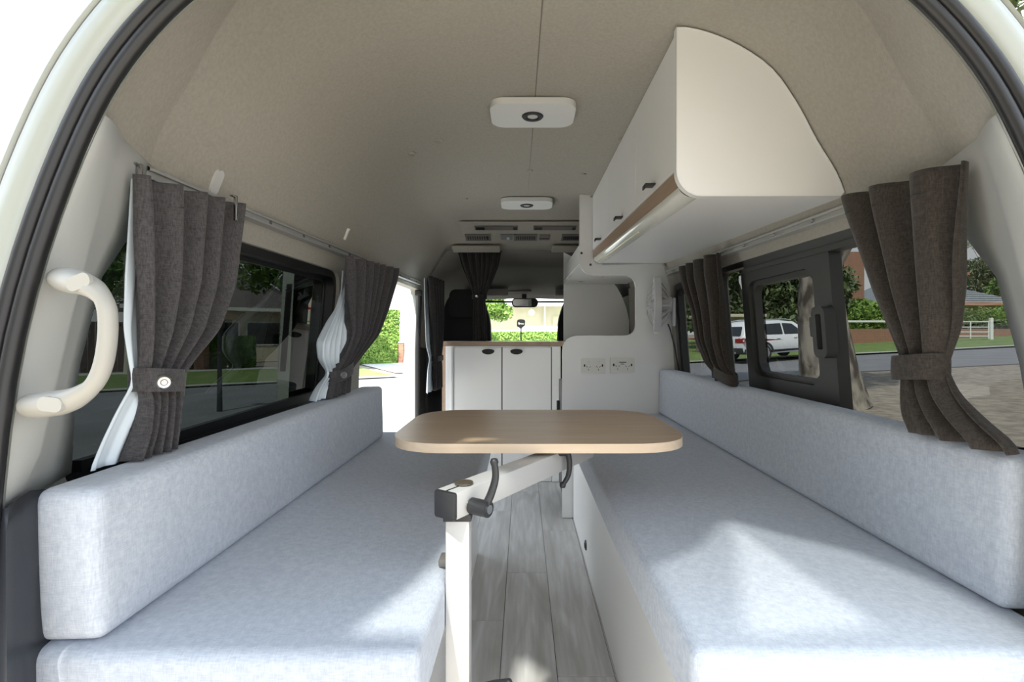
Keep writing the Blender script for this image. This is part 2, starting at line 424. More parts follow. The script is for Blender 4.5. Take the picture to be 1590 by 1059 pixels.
# window_1: fixed dark privacy glass on the sliding-door side
w1 = structure(MB().prism(scale_loop(WIN_L, -.012), [scale_loop(WIN_L, .022)], wallmap(-1), .012, .04, .15).build('window_1', M['rubber']))
MB().prism(scale_loop(WIN_L, .0), [scale_loop(WIN_L, .034)], wallmap(-1), .040, .046, .15).build('frit_border', M['rubber'], w1)
MB().prism(scale_loop(WIN_L, -.01), [], wallmap(-1), .047, .0475, .15, single=True).build('glass', M['tint_left'], w1)
MB().prism([(.80, .64), (1.80, .64), (1.80, .705), (.80, .695)], [], wallmap(-1), .015, .03).build('sill', M['rubber'], w1)
# window_2: sliding pane unit on the kerb side
w2 = structure(MB().prism(scale_loop(WIN_R, -.012), [scale_loop(WIN_R, .018)], wallmap(1), .008, .04, .15).build('window_2', M['rubber']))
MB().prism(scale_loop(WIN_R, -.01), [rrect(1.295, .765, 1.655, 1.055, .035)], wallmap(1), .047, .0475, .15, single=True).build('glass', M['tint_right'], w2)
MB().prism([(.84, 1.095), (1.69, 1.100), (1.69, 1.150), (.84, 1.13)], [], wallmap(1), .006, .036).build('head_panel', M['frame'], w2)
MB().prism([(.80, 1.083), (1.705, 1.092), (1.705, 1.104), (.80, 1.098)], [], wallmap(1), -.004, .03).build('slide_track', M['frame'], w2)
sf = MB().prism(rrect(1.215, .69, 1.705, 1.092, .012), [rrect(1.29, .76, 1.66, 1.06, .04)], wallmap(1), .0, .03, .1).build('sliding_frame', M['frame'], w2)
MB().prism(rrect(1.275, .745, 1.675, 1.075, .045), [rrect(1.305, .775, 1.645, 1.045, .035)], wallmap(1), .012, .036, .1).build('inner_bead', M['frame'], sf)
MB().prism(rrect(1.295, .765, 1.655, 1.055, .035), [], wallmap(1), .037, .0375, .15, single=True).build('sliding_glass', M['tint_right'], sf)
lt = MB().prism(rrect(1.205, .835, 1.26, .958, .018), [rrect(1.220, .855, 1.243, .94, .005)], wallmap(1), -.028, .0).build('latch_handle', M['frame'], sf)
MB().prism(rrect(1.219, .854, 1.244, .941, .005), [], wallmap(1), -.010, -.002).build('latch_recess', mat('latch_grey', (.07, .075, .078), .5), sf)
MB().prism(rrect(1.295, .885, 1.32, .935, .004), [], wallmap(1), .0, .02).build('catch', M['frame'], sf)
MB().prism([(.80, .64), (1.93, .64), (1.93, .705), (.80, .715)], [], wallmap(1), .012, .03).build('sill', M['rubber'], w2)
# window_3: small window by the partition
w3 = structure(MB().prism(scale_loop(WIN_R2, -.02), [scale_loop(WIN_R2, .02)], wallmap(1), .0, .04).build('window_3', M['frame']))
MB().prism(scale_loop(WIN_R2, .018), [scale_loop(WIN_R2, .04)], wallmap(1), .006, .03).build('inner_bead', M['dark'], w3)
MB().prism(WIN_R2, [], wallmap(1), .047, .0475, .15, single=True).build('glass', M['tint_right'], w3)
MB().prism([(2.0, .655), (2.47, .655), (2.47, .70), (2.0, .70)], [], wallmap(1), -.006, .02).build('sill', M['frame'], w3)

# pillar trims either side of the tailgate opening
ZS = [1.162, 1.1, 1.04, .98, .9, .8, .74, .68, .6, .51, .3, .02]
SC = [(0, .56), (.2, .57), (.51, .593), (.68, .617), (.8, .62), (.9, .61), (.98, .597), (1.1, .555), (1.16, .532), (1.2, .52)]
SY = lambda z: ys(z)+.012
RXc = [(0, .63), (.51, .635), (.68, .645), (.71, .658), (.8, .650), (.89, .640), (.98, .630), (1.1, .613), (1.2, .602)]
RYc = [(0, .60), (.51, .60), (.68, .615), (.72, .655), (.8, .668), (.89, .68), (.98, .695), (1.1, .712), (1.2, .74)]
WXc = [(0, .73), (.5, .73), (.72, .715), (.82, .705), (.98, .690), (1.09, .684), (1.16, .668)]
WYc = [(0, .76), (.5, .76), (.72, .765), (.82, .757), (.98, .787), (1.09, .865), (1.162, .87)]
def pillar(side, zs):
    rows = []; ex = EXL if side < 0 else EXR
    for z in zs:
        S = Vector((interp(SC, z)+interp(ex, z)+.012, SY(z)-.002, z)); R = Vector((interp(RXc, z)+.3*interp(ex, z), interp(RYc, z), z)); Wp = Vector((interp(WXc, z), interp(WYc, z), z))
        mid = S.lerp(R, .5)+Vector((-.006, -.004, 0)); mid2 = R.lerp(Wp, .5)+Vector((.001, -.001, 0))
        row = [S, S.lerp(mid, .5)+Vector((-.002, 0, 0)), mid, R.lerp(mid, .12)+Vector((-.001, -.001, 0)), R, R.lerp(mid2, .12)+Vector((.001, 0, 0)), mid2, Wp]
        rows.append([(side*p.x, p.y, p.z) for p in row])
    return rows
for side, nm, nm2 in ((-1, 'trim_1', 'trim_3'), (1, 'trim_2', 'trim_4')):
    o = structure(MB().grid(pillar(side, [1.172, 1.13, 1.1, 1.04, .98, .94, .9, .85, .8, .77, .74, .71, .685])).build(nm, M['trim'], smooth=28, fix=False))
    m = o.modifiers.new('thick', 'SOLIDIFY'); m.thickness = .006; m.offset = 1 if side > 0 else -1
    rows = []
    for z in (.690, .66, .6, .55, .51, .4, .3, .2, .1, .02):
        S = Vector((interp(SC, z)+interp(EXL if side < 0 else EXR, z)+.003, SY(z)-.004, z)); R = Vector((interp(RXc, z)-.012, interp(RYc, z)-.004, z+.012*(z > .6)))
        E = Vector((R.x+.01, R.y+.05, z))
        m1 = S.lerp(R, .28)+Vector((-.016, -.012, 0)); m2 = S.lerp(R, .6)+Vector((-.004, -.006, 0))
        rows.append([(side*p.x, p.y, p.z) for p in (S, m1, m2, R, E)])
    o = structure(MB().grid(rows).build(nm2, M['scuff'], smooth=60, fix=False))
    m = o.modifiers.new('thick', 'SOLIDIFY'); m.thickness = .005; m.offset = 1 if side > 0 else -1

# black door seal right round the tailgate opening, and the painted body flange outside it
lower = [(interp(SC, z), z) for z in (1.1, 1.04, .98, .94, .9, .85, .8, .74, .68, .6, .51, .4, .3, .2, .1, .02)]
half = OP+[p for p in lower if p[1] < 1.15]
prof = [widen(p) for p in full(half)]
for _ in range(14):
    prof = [prof[0]]+[((a[0]+2*b[0]+c[0])/4, (a[1]+2*b[1]+c[1])/4) for a, b, c in zip(prof, prof[1:], prof[2:])]+[prof[-1]]
def offs(pr, d, dy=0):
    out = []
    for i, (x, z) in enumerate(pr):
        a = Vector(pr[max(i-1, 0)]); b = Vector(pr[min(i+1, len(pr)-1)]); t = (b-a).normalized(); n = Vector((-t.y, t.x))
        dd = d(x, z) if callable(d) else d
        out.append(Vector((x+n.x*dd, ys(z)+dy, z+n.y*dd)))
    return out
seal = structure(MB().tube(offs(prof, .004, -.004), .0092, 10).build('trim_5', M['rubber'], smooth=80))
MB().tube(offs(prof, .0205, -.006), .0092, 10).build('outer_lip', M['rubber'], seal, smooth=80)
bw = lambda x, z: .112 if x < 0 else .098
body_rows = [offs(prof, .004, .012), offs(prof, .014, .012), offs(prof, .024, .004), offs(prof, .032, -.006), offs(prof, .05, -.012), offs(prof, .068, -.010), offs(prof, .075, .0), offs(prof, .078, .002), offs(prof, .083, -.004),
             offs(prof, lambda x, z: bw(x, z)-.010, .004), offs(prof, bw, .03), offs(prof, lambda x, z: bw(x, z)+.055, .09), offs(prof, lambda x, z: bw(x, z)+.13, .2)]
body = structure(MB().grid(body_rows).build('wall_rear', M['paint'], smooth=50, fix=False))
MB().tube(offs(prof, .0765, -.0005), .0022, 6).build('panel_gap', M['cabtrim'], body)

# raised tailgate (overhead, behind the camera): shell, glass, plus mask and tinted sheet added to shape the sun
def tgp(u, v, t):                                  # u across, v along from hinge, t thickness
    d = Vector((0, -.965, .26)).normalized(); n = Vector((0, .26, .965)).normalized()
    return Vector((u, .60, 1.56))+d*v+n*t
tg = empty('tailgate', 'unseen white tailgate raised overhead, its window shaped to place the sun patches', 'tailgate', (0, .6, 1.56))
def sh(P):                                         # where the sun ray through P crosses the tailgate
    P = Vector(P); d = Vector((0, -.965, .26)).normalized(); n = Vector((0, .26, .965)).normalized(); o = Vector((0, .60, 1.56))
    t = (P-o).dot(n)/SUN.dot(n); q = P-SUN*t-o
    return (q.x, q.dot(d))
gap_r = [sh(p) for p in ((.380, 1.03, .51), (.245, .665, .51), (.425, .685, .51))]
gap_l = [sh(p) for p in ((-.07, 1.06, .678), (-.15, 1.07, .678), (-.20, .80, .51), (-.26, .66, .51), (-.03, .66, .51), (.13, .80, 0), (.11, 1.25, 0), (-.06, 1.45, 0))]
dim_r = [sh(p) for p in ((.17, .85, .51), (.165, .58, .51), (.62, .58, .51), (.60, .72, .51), (.585, .81, .51), (.54, .91, .51), (.45, .99, .51), (.392, 1.06, .51), (.36, 1.05, .51), (.28, .93, .51))]
allp = gap_r+gap_l+dim_r
u0 = min(p[0] for p in allp)-.04; u1 = max(p[0] for p in allp)+.05; v0 = max(.06, min(p[1] for p in allp)-.03); v1 = max(p[1] for p in allp)+.02
VE = max(v1+.03, 1.32)
hole = rrect(u0, v0, u1, v1, .03)  # window opening sized from the wanted sun patches
def base(o, p):
    o.parent = p; o.matrix_parent_inverse = Matrix.Translation(-p.location); return o
base(MB().prism(rrect(-.84, .0, .84, VE, .04), [hole], tgp, 0, .05).build('door_shell', M['paint']), tg)
base(MB().prism(hole, [], tgp, .03, .0305, single=True).build('glass', M['tail']), tg)
base(MB().prism(scale_loop(hole, -.01), [dim_r, gap_l], tgp, -.012, -.004).build('curtain', M['curtain']), tg)  # unseen light blocker added here, its gaps cut to the sun patch outlines
dimmer_hole = [p for p in gap_r if True]
base(MB().prism(scale_loop(dim_r, -.004), [dimmer_hole], tgp, -.014, -.0135, single=True).build('sun_dimmer', glass('sun_dimmer', (.45, .46, .47), 1.3)), tg)  # unseen tinted sheet added to weaken the sun around the bright triangle

# ------------------------------------------------------------------ floor with vinyl planks
floor = structure(MB().box((-.72, .56, -.03), (.72, 3.6, -.004)).build('floor', M['joint']))
pk = {}
for c, (xa, off) in enumerate(((-.40, .25), (-.25, .607), (-.10, .93), (.05, .343), (.20, .7))):
    Y = off-1
    while Y < 3.6:
        a = max(Y, .57); b = min(Y+1, 3.6)
        if b-a > .05:
            key = round(b-a, 3)
            if key not in pk: pk[key] = mkmesh('plank', *(lambda m: (m.v, m.f))(MB().box((.0008, .0008, -.004), (.1492, b-a-.0008, 0), .0008, 1)), M['plank'])
            link('plank', pk[key], floor, (xa, a, 0))
        Y += 1

# ------------------------------------------------------------------ benches
def cushion(name, label, a, b, bev, group=None):
    bm = bmesh.new(); bmesh.ops.create_cube(bm, size=1)
    a = Vector(a); b = Vector(b); d = b-a; c = (a+b)/2
    for v in bm.verts: v.co = Vector((v.co.x*d.x, v.co.y*d.y, v.co.z*d.z))
    bmesh.ops.bevel(bm, geom=bm.edges[:], offset=bev, segments=4, profile=.55, affect='EDGES')
    bmesh.ops.subdivide_edges(bm, edges=[e for e in bm.edges if e.calc_length() > .15], cuts=10, use_grid_fill=True)
    for v in bm.verts:                              # gently plump faces
        q = [abs(v.co[i])/(d[i]/2) for i in range(3)]
        for i in range(3):
            j, k = [x for x in range(3) if x != i]
            if q[i] > .98: v.co[i] *= 1+min(.006/d[i]*2, .03)*max(0, (1-q[j]**4))*max(0, (1-q[k]**4))
    m = MB(); m.frombm(bm); o = m.build(name, M['fabric'], smooth=60, loc=c); tag(o, label, 'cushion', group); return o, d
def piping(o, d, axis_sign, inset):
    """stitched seam loop round one end face of a cushion"""
    x, y, z = d.x/2-inset, d.y/2, d.z/2-inset
    for s in (-1, 1):
        loop = [(p[0], s*(y-inset*.35), p[1]) for p in rrect(-x-inset*.72, -z-inset*.72, x+inset*.72, z+inset*.72, inset*.6, 5)]
        MB().tube(loop, .0013, 5, closed=True).build('seam', M['fabric'], o)
def bench_box(side, name, label, x_in, x_out, ya, yb, top):
    t = empty(name, label, 'bench', (side*(x_in+x_out)/2, ya, 0))
    xs = sorted((side*x_in, side*(x_in+.016)))
    base(MB().box((xs[0], ya, 0.001), (xs[1], yb, top), .0015, 1).build('side_panel', M['white']), t)
    xs = sorted((side*(x_in+.018), side*x_out))
    base(MB().box((xs[0], ya+.004, 0.001), (xs[1], ya+.02, top), .0015, 1).build('end_panel', M['white']), t)
    base(MB().box((xs[0], yb-.018, 0.001), (xs[1], yb-.002, top), .0015, 1).build('end_panel', M['white']), t)
    base(MB().box((xs[0], ya+.022, top-.016), (xs[1], yb-.02, top-.001), .001, 1).build('lid', M['white']), t)
    return t
bl = bench_box(-1, 'bench_seat_box', 'white bench box under the seat cushion by the sliding door', .225, .648, .66, 2.10, .419)
br = bench_box(1, 'bench_seat_box', 'long white bench box with black vent, against the partition', .204, .648, .66, 2.495, .419)
v = base(MB().lathe([(.0, -.004), (.016, -.004), (.02, 0), (.02, .002)], 20, 'X', (.203, 1.99, .078)).lathe([(.010, -.006), (.011, -.004), (.011, -.003)], 16, 'X', (.203, 1.99, .078)).build('vent', M['dark']), br)
o, d = cushion('seat_cushion', 'grey bench seat cushion ending short of the sliding door opening', (-.645, .617, .42), (-.165, 2.03, .51), .014); piping(o, d, 1, .014)
o, d = cushion('seat_cushion', 'longer grey bench seat cushion running to the partition with outlets', (.163, .617, .42), (.645, 2.495, .51), .014); piping(o, d, 1, .014)
o, d = cushion('backrest_cushion', 'grey backrest standing under the dark tinted window', (-.64, .63, .512), (-.557, 1.91, .70), .016); piping(o, d, 1, .016)
o.rotation_euler = (0, math.radians(-1.5), 0)
o, d = cushion('backrest_cushion', 'grey backrest standing under the sliding window', (.615, .70, .512), (.69, 2.49, .725), .016); piping(o, d, 1, .016)
o.rotation_euler = (0, math.radians(2), 0)

# ------------------------------------------------------------------ swivel table
tb = empty('swivel_table', 'timber-topped table on a swing arm and white post between the benches', 'table', (-.142, .82, 0))
top = rpoly([(-.316, 1.0), (.302, 1.0), (.302, 1.455), (-.316, 1.455)], .135, 10)
t0 = base(MB().prism(scale_loop(top, .001), [], lambda u, v, t: (u, v, t), .661, .6785).build('table_top', M['timber'], smooth=30), tb)
o = MB().prism(top, [scale_loop(top, .0012)], lambda u, v, t: (u, v, t), .660, .6783).build('edge_band', M['timber_edge'], smooth=60); o.parent = t0
base(MB().box((-.161, .80, .02), (-.123, .838, .609), .004).build('post', M['alu']), tb)
base(MB().box((-.164, .797, .600), (-.120, .841, .612), .002).build('post_collar', M['dark']), tb)
# swing arm
d2 = Vector((.545, .838, 0)).normalized(); n2 = Vector((d2.y, -d2.x, 0))
A0 = Vector((-.146, .80, .632))
def armp(l, w, h): return A0+d2*l+n2*w+Vector((0, 0, h))
def armbox(l0, l1, w0, w1, h0, h1, bev=.002):
    m = MB().box((l0, w0, h0), (l1, w1, h1), bev); m.v = [armp(*p) for p in m.v]; return m
base(armbox(-.018, .46, -.020, .020, -.0205, .0205).build('swing_arm', M['alu']), tb)
base(armbox(-.026, -.016, -.021, .021, -.0215, .0215, .006).build('end_cap', M['dark']), tb)
base(MB().lathe([(0, 0), (.013, 0), (.015, .002), (.015, .004), (.009, .0045), (.0, .003)], 20, 'Z', armp(.022, 0, .0205)).build('pivot_cap', mat('bronze_cap', (.14, .12, .09), .4, metal=.5)), tb)
base(armbox(-.02, .012, -.0012, .0012, .0200, .0212, .0).build('slot', M['screen']), tb)
def lever(pts, rads, hub0, hub1, hr, name='clamp_lever'):
    m = MB().tube(catmull(pts, 5), [lerp(rads[0], rads[1], i/(5*(len(pts)-1))) for i in range(5*(len(pts)-1)+1)], 10, flat=.75)
    e = pts[-1]; m.lathe([(0, -.0065), (.005, -.005), (.0068, 0), (.005, .005), (0, .0065)], 12, 'Z', e)
    h = base(m.build(name, M['dark'], smooth=60), tb)
    o = MB().tube([hub0, hub1], hr, 16).build('hub', M['dark']); o.parent = h
    dd = (Vector(hub1)-Vector(hub0)).normalized()
    o = MB().tube([Vector(hub1), Vector(hub1)+dd*.002], hr*.55, 12).build('screw', M['steel']); o.parent = h
    o = MB().tube([Vector(hub0)-dd*.006, Vector(hub0)], hr*.8, 12).build('washer', M['steel']); o.parent = h
hb = armp(.012, .024, -.006); he = armp(.012, .057, -.006)
hm = armp(.012, .048, -.006)
lever([hm, hm+Vector((.010, .004, .020)), hm+Vector((.017, .008, .045)), hm+Vector((.015, .010, .068))], (.0085, .0065), hb, he, .0125)
q = Vector((.050, 1.045, .654))
lever([q, q+Vector((.004, -.004, -.022)), q+Vector((.001, -.006, -.048)), q+Vector((-.010, -.008, -.066))], (.0085, .006), q+Vector((-.02, .0, .0)), q+Vector((.004, 0, 0)), .010)
base(MB().box((-.04, 1.06, .6535), (.16, 1.26, .6605), .002).build('mounting_plate', M['dark']), tb)
q = Vector((-.122, .80, .333))
lever([q, q+Vector((.012, .0, .004)), q+Vector((.035, -.006, .016)), q+Vector((.06, -.012, .024))], (.011, .008), q+Vector((-.006, .0, 0)), q+Vector((.006, 0, 0)), .013)
base(MB().box((-.222, .80, .18), (-.164, .836, .30), .003).build('wall_bracket', M['alu']), tb)
base(MB().box((-.178, .838, .511), (-.163, .87, .524), .003).build('bracket_stop', M['cabtrim']), tb)

# ------------------------------------------------------------------ overhead cabinet
def cb(Y): return 1.188+.034*(Y-1.11)
oh = empty('overhead_cabinet', 'white overhead cabinet with rounded end panel and three doors along the roof', 'cabinet', (.48, 1.11, 1.19))
ep = [(.29, 1.552)]+[(.29, 1.244)]
for i in range(1, 9):
    a = math.radians(180+90*i/9); ep.append((.345+.055*math.cos(a), 1.243+.055*math.sin(a)))
ep += [(.345, 1.188), (.645, 1.188)]
for x, z in reversed(PR[9:31]):
    if .29 < x < .655: ep.append((x-.002, z-.004))
ep[-1] = (.31, 1.553)
base(MB().prism(ep, [], lambda u, v, t: (u, t, v), 1.11, 1.126).build('end_panel', M['white'], smooth=40), oh)
rows = []
for a, b in zip(ep, ep[1:]+ep[:1]): pass
base(MB().prism([(p[0], p[1]) for p in ep], [scale_loop(ep, .0015)], lambda u, v, t: (u, t, v), 1.1085, 1.111).build('edge_band', M['edge'], smooth=40), oh)
base(MB().grid([[(.34, Y, cb(Y)+.002), (.656, Y, cb(Y)+.002), (.656, Y, cb(Y)+.016), (.34, Y, cb(Y)+.016)] for Y in (1.127, 2.498)], closed=True).build('bottom_panel', M['white'], smooth=None), oh)
def slab(x0, x1, ya, yb, za, zb, bev=.0):                      # piece whose bottom and top follow the cabinet's slope
    m = MB().box((x0, ya, 0), (x1, yb, 1), bev)
    for p in m.v: p.z = lerp(za(p.y), zb(p.y), p.z)
    return m
dz0 = lambda Y: cb(Y)+.066; dz1 = lambda Y: 1.556+tilt(Y, 1.556)
for i, (ya, yb) in enumerate(((1.1275, 1.545), (1.548, 2.045), (2.048, 2.497))):
    d = base(slab(.298, .314, ya, yb, dz0, dz1, .001).build('door', M['white'], smooth=20), oh)
    hy = (1.33, 1.76, 2.24)[i]; hz = dz0(hy)+.012
    h = MB().box((.272, hy-.018, hz), (.299, hy+.018, hz+.004), .001).box((.272, hy-.018, hz-.006), (.276, hy+.018, hz+.004), .001).build('handle', M['dark'])
    h.parent = d
base(slab(.3, .316, 1.127, 2.498, lambda Y: cb(Y)+.026, lambda Y: cb(Y)+.064).build('timber_rail', M['timber_y'], smooth=20), oh)
rows = []
for Y in (1.128, 1.6, 2.1, 2.497):
    rows.append([(.3015+.04*(1-math.cos(math.radians(a))), Y, cb(Y)+.024*(1-math.sin(math.radians(a)))+.001) for a in range(0, 91, 10)]+[(.342, Y, cb(Y)+.02), (.303, Y, cb(Y)+.026)])
base(MB().grid(rows, closed=True).build('light_strip', M['diffuser'], smooth=40), oh)
base(MB().tube([(.318, Y, cb(Y)+.0035) for Y in (1.6, 2.46)], .0022, 8).build('led_bead', mat('led_bead', (.85, .83, .6), .2)), oh)

# ------------------------------------------------------------------ partition panel with hatch, outlets, fan
def S25(px, py): return (CX+(px-812)/320, CZ-(py-520)/320)
wallpts = [(.705, .02), (.705, .5), (.698, .7), (.683, .9), (.668, 1.11), (.655, 1.17), (.648, 1.21)]
headpts = [(x-.008, z+tilt(2.5, z)-.008) for x, z in reversed(PROF[3:10])]
lowL = S25(873, 0)[0]; strip = S25(900, 0)[0]
poly = [(lowL, .002)]+wallpts[:]+headpts+[(.2985, 1.570), (strip, 1.570)]
# inner C-shaped cut, going down the strip and round the hatch
poly += rpoly([(strip, S25(0, 410)[1]+.1), (strip, S25(0, 428)[1]), S25(987, 428), S25(987, 521), (lowL, S25(0, 521)[1]), (lowL, .5)], [0, .09, .06, .06, .085, 0], 8)
poly = [p for i, p in enumerate(poly) if (Vector(p)-Vector(poly[i-1])).length > 1e-5]
pt = MB().prism(poly, [], lambda u, v, t: (u, t, v), 2.5, 2.516).build('partition_panel', M['white'], smooth=30)
tag(pt, 'white partition panel with open C-shaped hatch and two outlets', 'panel')
MB().prism(poly, [scale_loop(poly, .0012)], lambda u, v, t: (u, t, v), 2.4988, 2.5005).build('edge_band', M['edge'], pt)
MB().tube([(.62, 2.497, 1.241), (.345, 2.497, 1.232)], .004, 8).build('lamp_tube', M['alu'], pt)
MB().box((.33, 2.494, 1.2435), (.63, 2.4985, 1.2475)).build('dark_slot', M['dark'], pt)  # dark strip for the slot along the partition
for px, py in ((903, 393), (917, 411)):
    x, z = S25(px, py); MB().lathe([(0, -.001), (.005, -.001), (.006, .001)], 12, 'Y', (x, 2.4985, z)).build('screw_cap', M['dark'], pt)
def outlet(px, py, label, printed):
    x, z = S25(px, py)
    t = empty('power_outlet', label, 'outlet', (x, 2.498, z), 'double outlets on the partition')
    MB().prism(rrect(-.0585, -.036, .0585, .036, .004), [], lambda u, v, k: (u, k, v), -.009, .0).build('wall_plate', M['plateW'], t)
    MB().prism(rrect(-.052, -.0305, .052, .0305, .003), [], lambda u, v, k: (u, k, v), -.0105, -.0088).build('face', M['plateW'], t)
    for s in (-1, 1):
        MB().box((s*.024-.007, -.0155, .011), (s*.024+.007, -.010, .023), .002).build('rocker_switch', M['plateW'], t)
        MB().prism(rrect(-.0035, -.0065, .0035, .0065, .003), [], lambda u, v, k: (u, k, v), -.0112, -.0100).build('indicator', M['screen'], t, loc=(s*.043, 0, .002))
        for (dx, dz, ang) in ((-.0075, -.004, -30), (.0075, -.004, 30), (0, -.018, 0)):
            o = MB().box((-.0011, -.0112, -.0045), (.0011, -.0100, .0045)).build('pin_slot', M['screen'], t, loc=(s*.024+dx, 0, dz)); o.rotation_euler = (0, math.radians(ang), 0)
    if printed:
        m = MB()
        for k in range(8): m.box((-.016+k*.0042, -.0112, .012), (-.0125+k*.0042, -.0104, .017))
        for k in range(4): m.box((-.009+k*.0045, -.0112, .0045), (-.0052+k*.0045, -.0104, .008))
        m.build('printed_marking', M['dark'], t)
outlet(921, 568, 'double power outlet with plain face, nearer the hatch edge', False)
outlet(966, 567, 'double power outlet with small black printed lettering between switches', True)
# fan
FC = Vector((.578, 2.38, 1.03)); fan = empty('wall_fan', 'small grey caged fan on a bracket beside the partition hatch', 'fan', FC); fan.rotation_euler = (0, 0, math.radians(-11))
R = .127
MB().lathe([(R-.012, -.014), (R, -.014), (R+.001, .014), (R-.012, .014)], 40, 'X').build('guard_ring', M['fanW'], fan)
m = MB(); m.f.clear()
def arcpts(R_, depth, a, r0=.02, n=7):
    out = []
    for i in range(n):
        t = i/(n-1); r = lerp(r0, R_-.005, t); x = depth*(1-t*t)
        out.append((x, r*math.cos(a), r*math.sin(a)))
    return out
m = MB()
for k in range(16): m.tube(arcpts(R, -.045, 2*math.pi*k/16), .0008, 5)
for rr in (.02, .06): m.tube([(-.045*(1-((rr-.02)/(R-.025))**2), rr*math.cos(2*math.pi*i/28), rr*math.sin(2*math.pi*i/28)) for i in range(28)], .0012, 5, closed=True)
m.build('front_guard', M['wire'], fan)
m = MB()
for k in range(14): m.tube(arcpts(R, .055, 2*math.pi*k/14+.1), .003, 6)
m.build('rear_guard', M['fanW'], fan)
MB().lathe([(.0, -.03), (.02, -.028), (.026, -.01), (.03, .05), (.034, .066), (0, .07)], 24, 'X').build('motor_hub', M['fanW'], fan)
for k in range(4):
    rows = []
    for i in range(6):
        r = lerp(.024, .105, i/5); a0 = 2*math.pi*k/4; tw = lerp(.9, .35, i/5); wv = lerp(.25, .55, i/5)
        rows.append([(-.004+.016*(j/4-.5)*tw*2, r*math.cos(a0+(j/4-.5)*wv*1.6), r*math.sin(a0+(j/4-.5)*wv*1.6)) for j in range(5)])
    o = MB().grid(rows).build('blade', M['fanW'], fan, smooth=60); md = o.modifiers.new('t', 'SOLIDIFY'); md.thickness = .0015
MB().box((.068, -.025, -.10), (.082, .03, .03), .005).build('bracket', M['fanW'], fan)
for s in (-1, 1): MB().box((-.014, -.014, s*R-.008), (.012, .014, s*R+.008), .003).build('guard_clip', M['plateW'], fan)
MB().tube([(.05, .0, -.09), (.06, .0, -.115), (.085, .05, -.2), (.108, .09, -.31)], .003, 8).build('cord', M['dark'], fan)

# ------------------------------------------------------------------ ceiling lights
def ceil_light(Y, x, label):
    z = 1.5965+tilt(Y, 1.6); t = empty('ceiling_light', label, 'ceiling light', (x, Y, z), 'ceiling lights on the headliner seam')
    MB().prism(rrect(-.13, -.088, .13, .088, .045, 8), [], lambda u, v, k: (u, v, k), -.019, .0).build('mounting_board', M['edge'], t, smooth=40)
    MB().lathe([(.0195, -.0205), (.022, -.024), (.030, -.024), (.034, -.0195), (.034, -.018), (.0195, -.018)], 32, 'Z').build('bezel', M['dark'], t)
    MB().lathe([(0, -.022), (.012, -.0215), (.0195, -.0195), (.0195, -.0185)], 24, 'Z').build('lens', M['lens'], t)
ceil_light(1.60, -.010, 'rounded white ceiling light nearer the rear opening, with black ring')
ceil_light(2.63, -.021, 'rounded white ceiling light nearer the cab, smaller in view')

# ------------------------------------------------------------------ curtain tracks and curtains
def track(side, label, ya, yb):
    t = empty('curtain_track', label, 'curtain track', (side*.66, ya, 1.155))
    f = lambda Y: 1.160+tilt(Y)
    base(MB().grid([[(side*x, Y, f(Y)+z) for x, z in ((.668, .012), (.652, .012), (.648, .008), (.648, .004), (.654, .004), (.654, -.006), (.648, -.006), (.648, -.010), (.668, -.012))] for Y in (ya, (ya+yb)/2, yb)], closed=True).build('rail', mat('track_grey', (.33, .33, .32), .4) if side < 0 else mat('track_pale', (.42, .42, .40), .45), smooth=20), t)
    Y = ya+.22
    while Y < yb:
        base(MB().lathe([(.0, -.003), (.004, -.003), (.005, 0)], 10, 'X', (side*.651, Y, f(Y)-.001)).build('screw', M['steel']), t); Y += .19
    return t
track(-1, 'aluminium curtain track over the dark tinted window', .84, 3.1)
track(1, 'pale curtain track under the overhead cabinet', .82, 2.48)

def cloth_grid(rows, nf, seed, nu=110, nv=46, axis='Y', ph=0):
    """rows: (z, a, b, base, amp): swept drape with pleats; returns rows of points"""
    rnd = random.Random(seed); p1, p2, p3 = rnd.random()*6, rnd.random()*6, rnd.random()*6
    zt = [(-r[0]) for r in rows]; out = []
    for i in range(nv+1):
        z = lerp(rows[0][0], rows[-1][0], i/nv)
        g = lambda k: interp([(-r[0], r[k]) for r in rows], -z)
        # light smoothing of the row table
        h = (rows[0][0]-rows[-1][0])*.025
        gs = lambda k: sum(interp([(-r[0], r[k]) for r in rows], -(z+d_)) for d_ in (-h, -.5*h, 0, .5*h, h))/5
        a, b, bs, am = gs(1), gs(2), gs(3), gs(4); row = []
        sl_ = gs(5) if len(rows[0]) > 5 else 0
        for j in range(nu+1):
            u = j/nu
            w = u+.035*math.sin(2*math.pi*1.3*u+p1)*math.sin(math.pi*u)
            s = 2*math.pi*nf*w+ph+.35*math.sin(3.1*z*6+p2+4*u)*(i/nv)
            f = math.sin(s); f = math.copysign(abs(f)**.72, f)+.28*math.sin(2.3*s+p3+i*.06)*(i/nv)
            y = lerp(a, b, u)+.25*am*math.cos(s)*.8; x = bs+am*f; zz = z+sl_*(u-.5)
            row.append((x, y, zz) if axis == 'Y' else (y, x, zz))
        out.append(row)
    return out
def band(cy, cx, z, ry, rx, h, slope, axis='Y', n=36, dz=0):
    rows = []
    for k, (o_, e) in enumerate(((h/2, 1.0), (h/2, 1.05), (h/4, 1.08), (-h/4, 1.08), (-h/2, 1.05), (-h/2, 1.0))):
        row = []
        for j in range(n):
            a = 2*math.pi*j/n; c, s = math.cos(a), math.sin(a)
            c = math.copysign(abs(c)**.7, c); s = math.copysign(abs(s)**.7, s)
            y = cy+ry*e*c; x = cx+rx*e*s; row.append((x, y, z+o_+slope*c) if axis == 'Y' else (y, x, z+o_+slope*c))
        rows.append(row)
    return rows
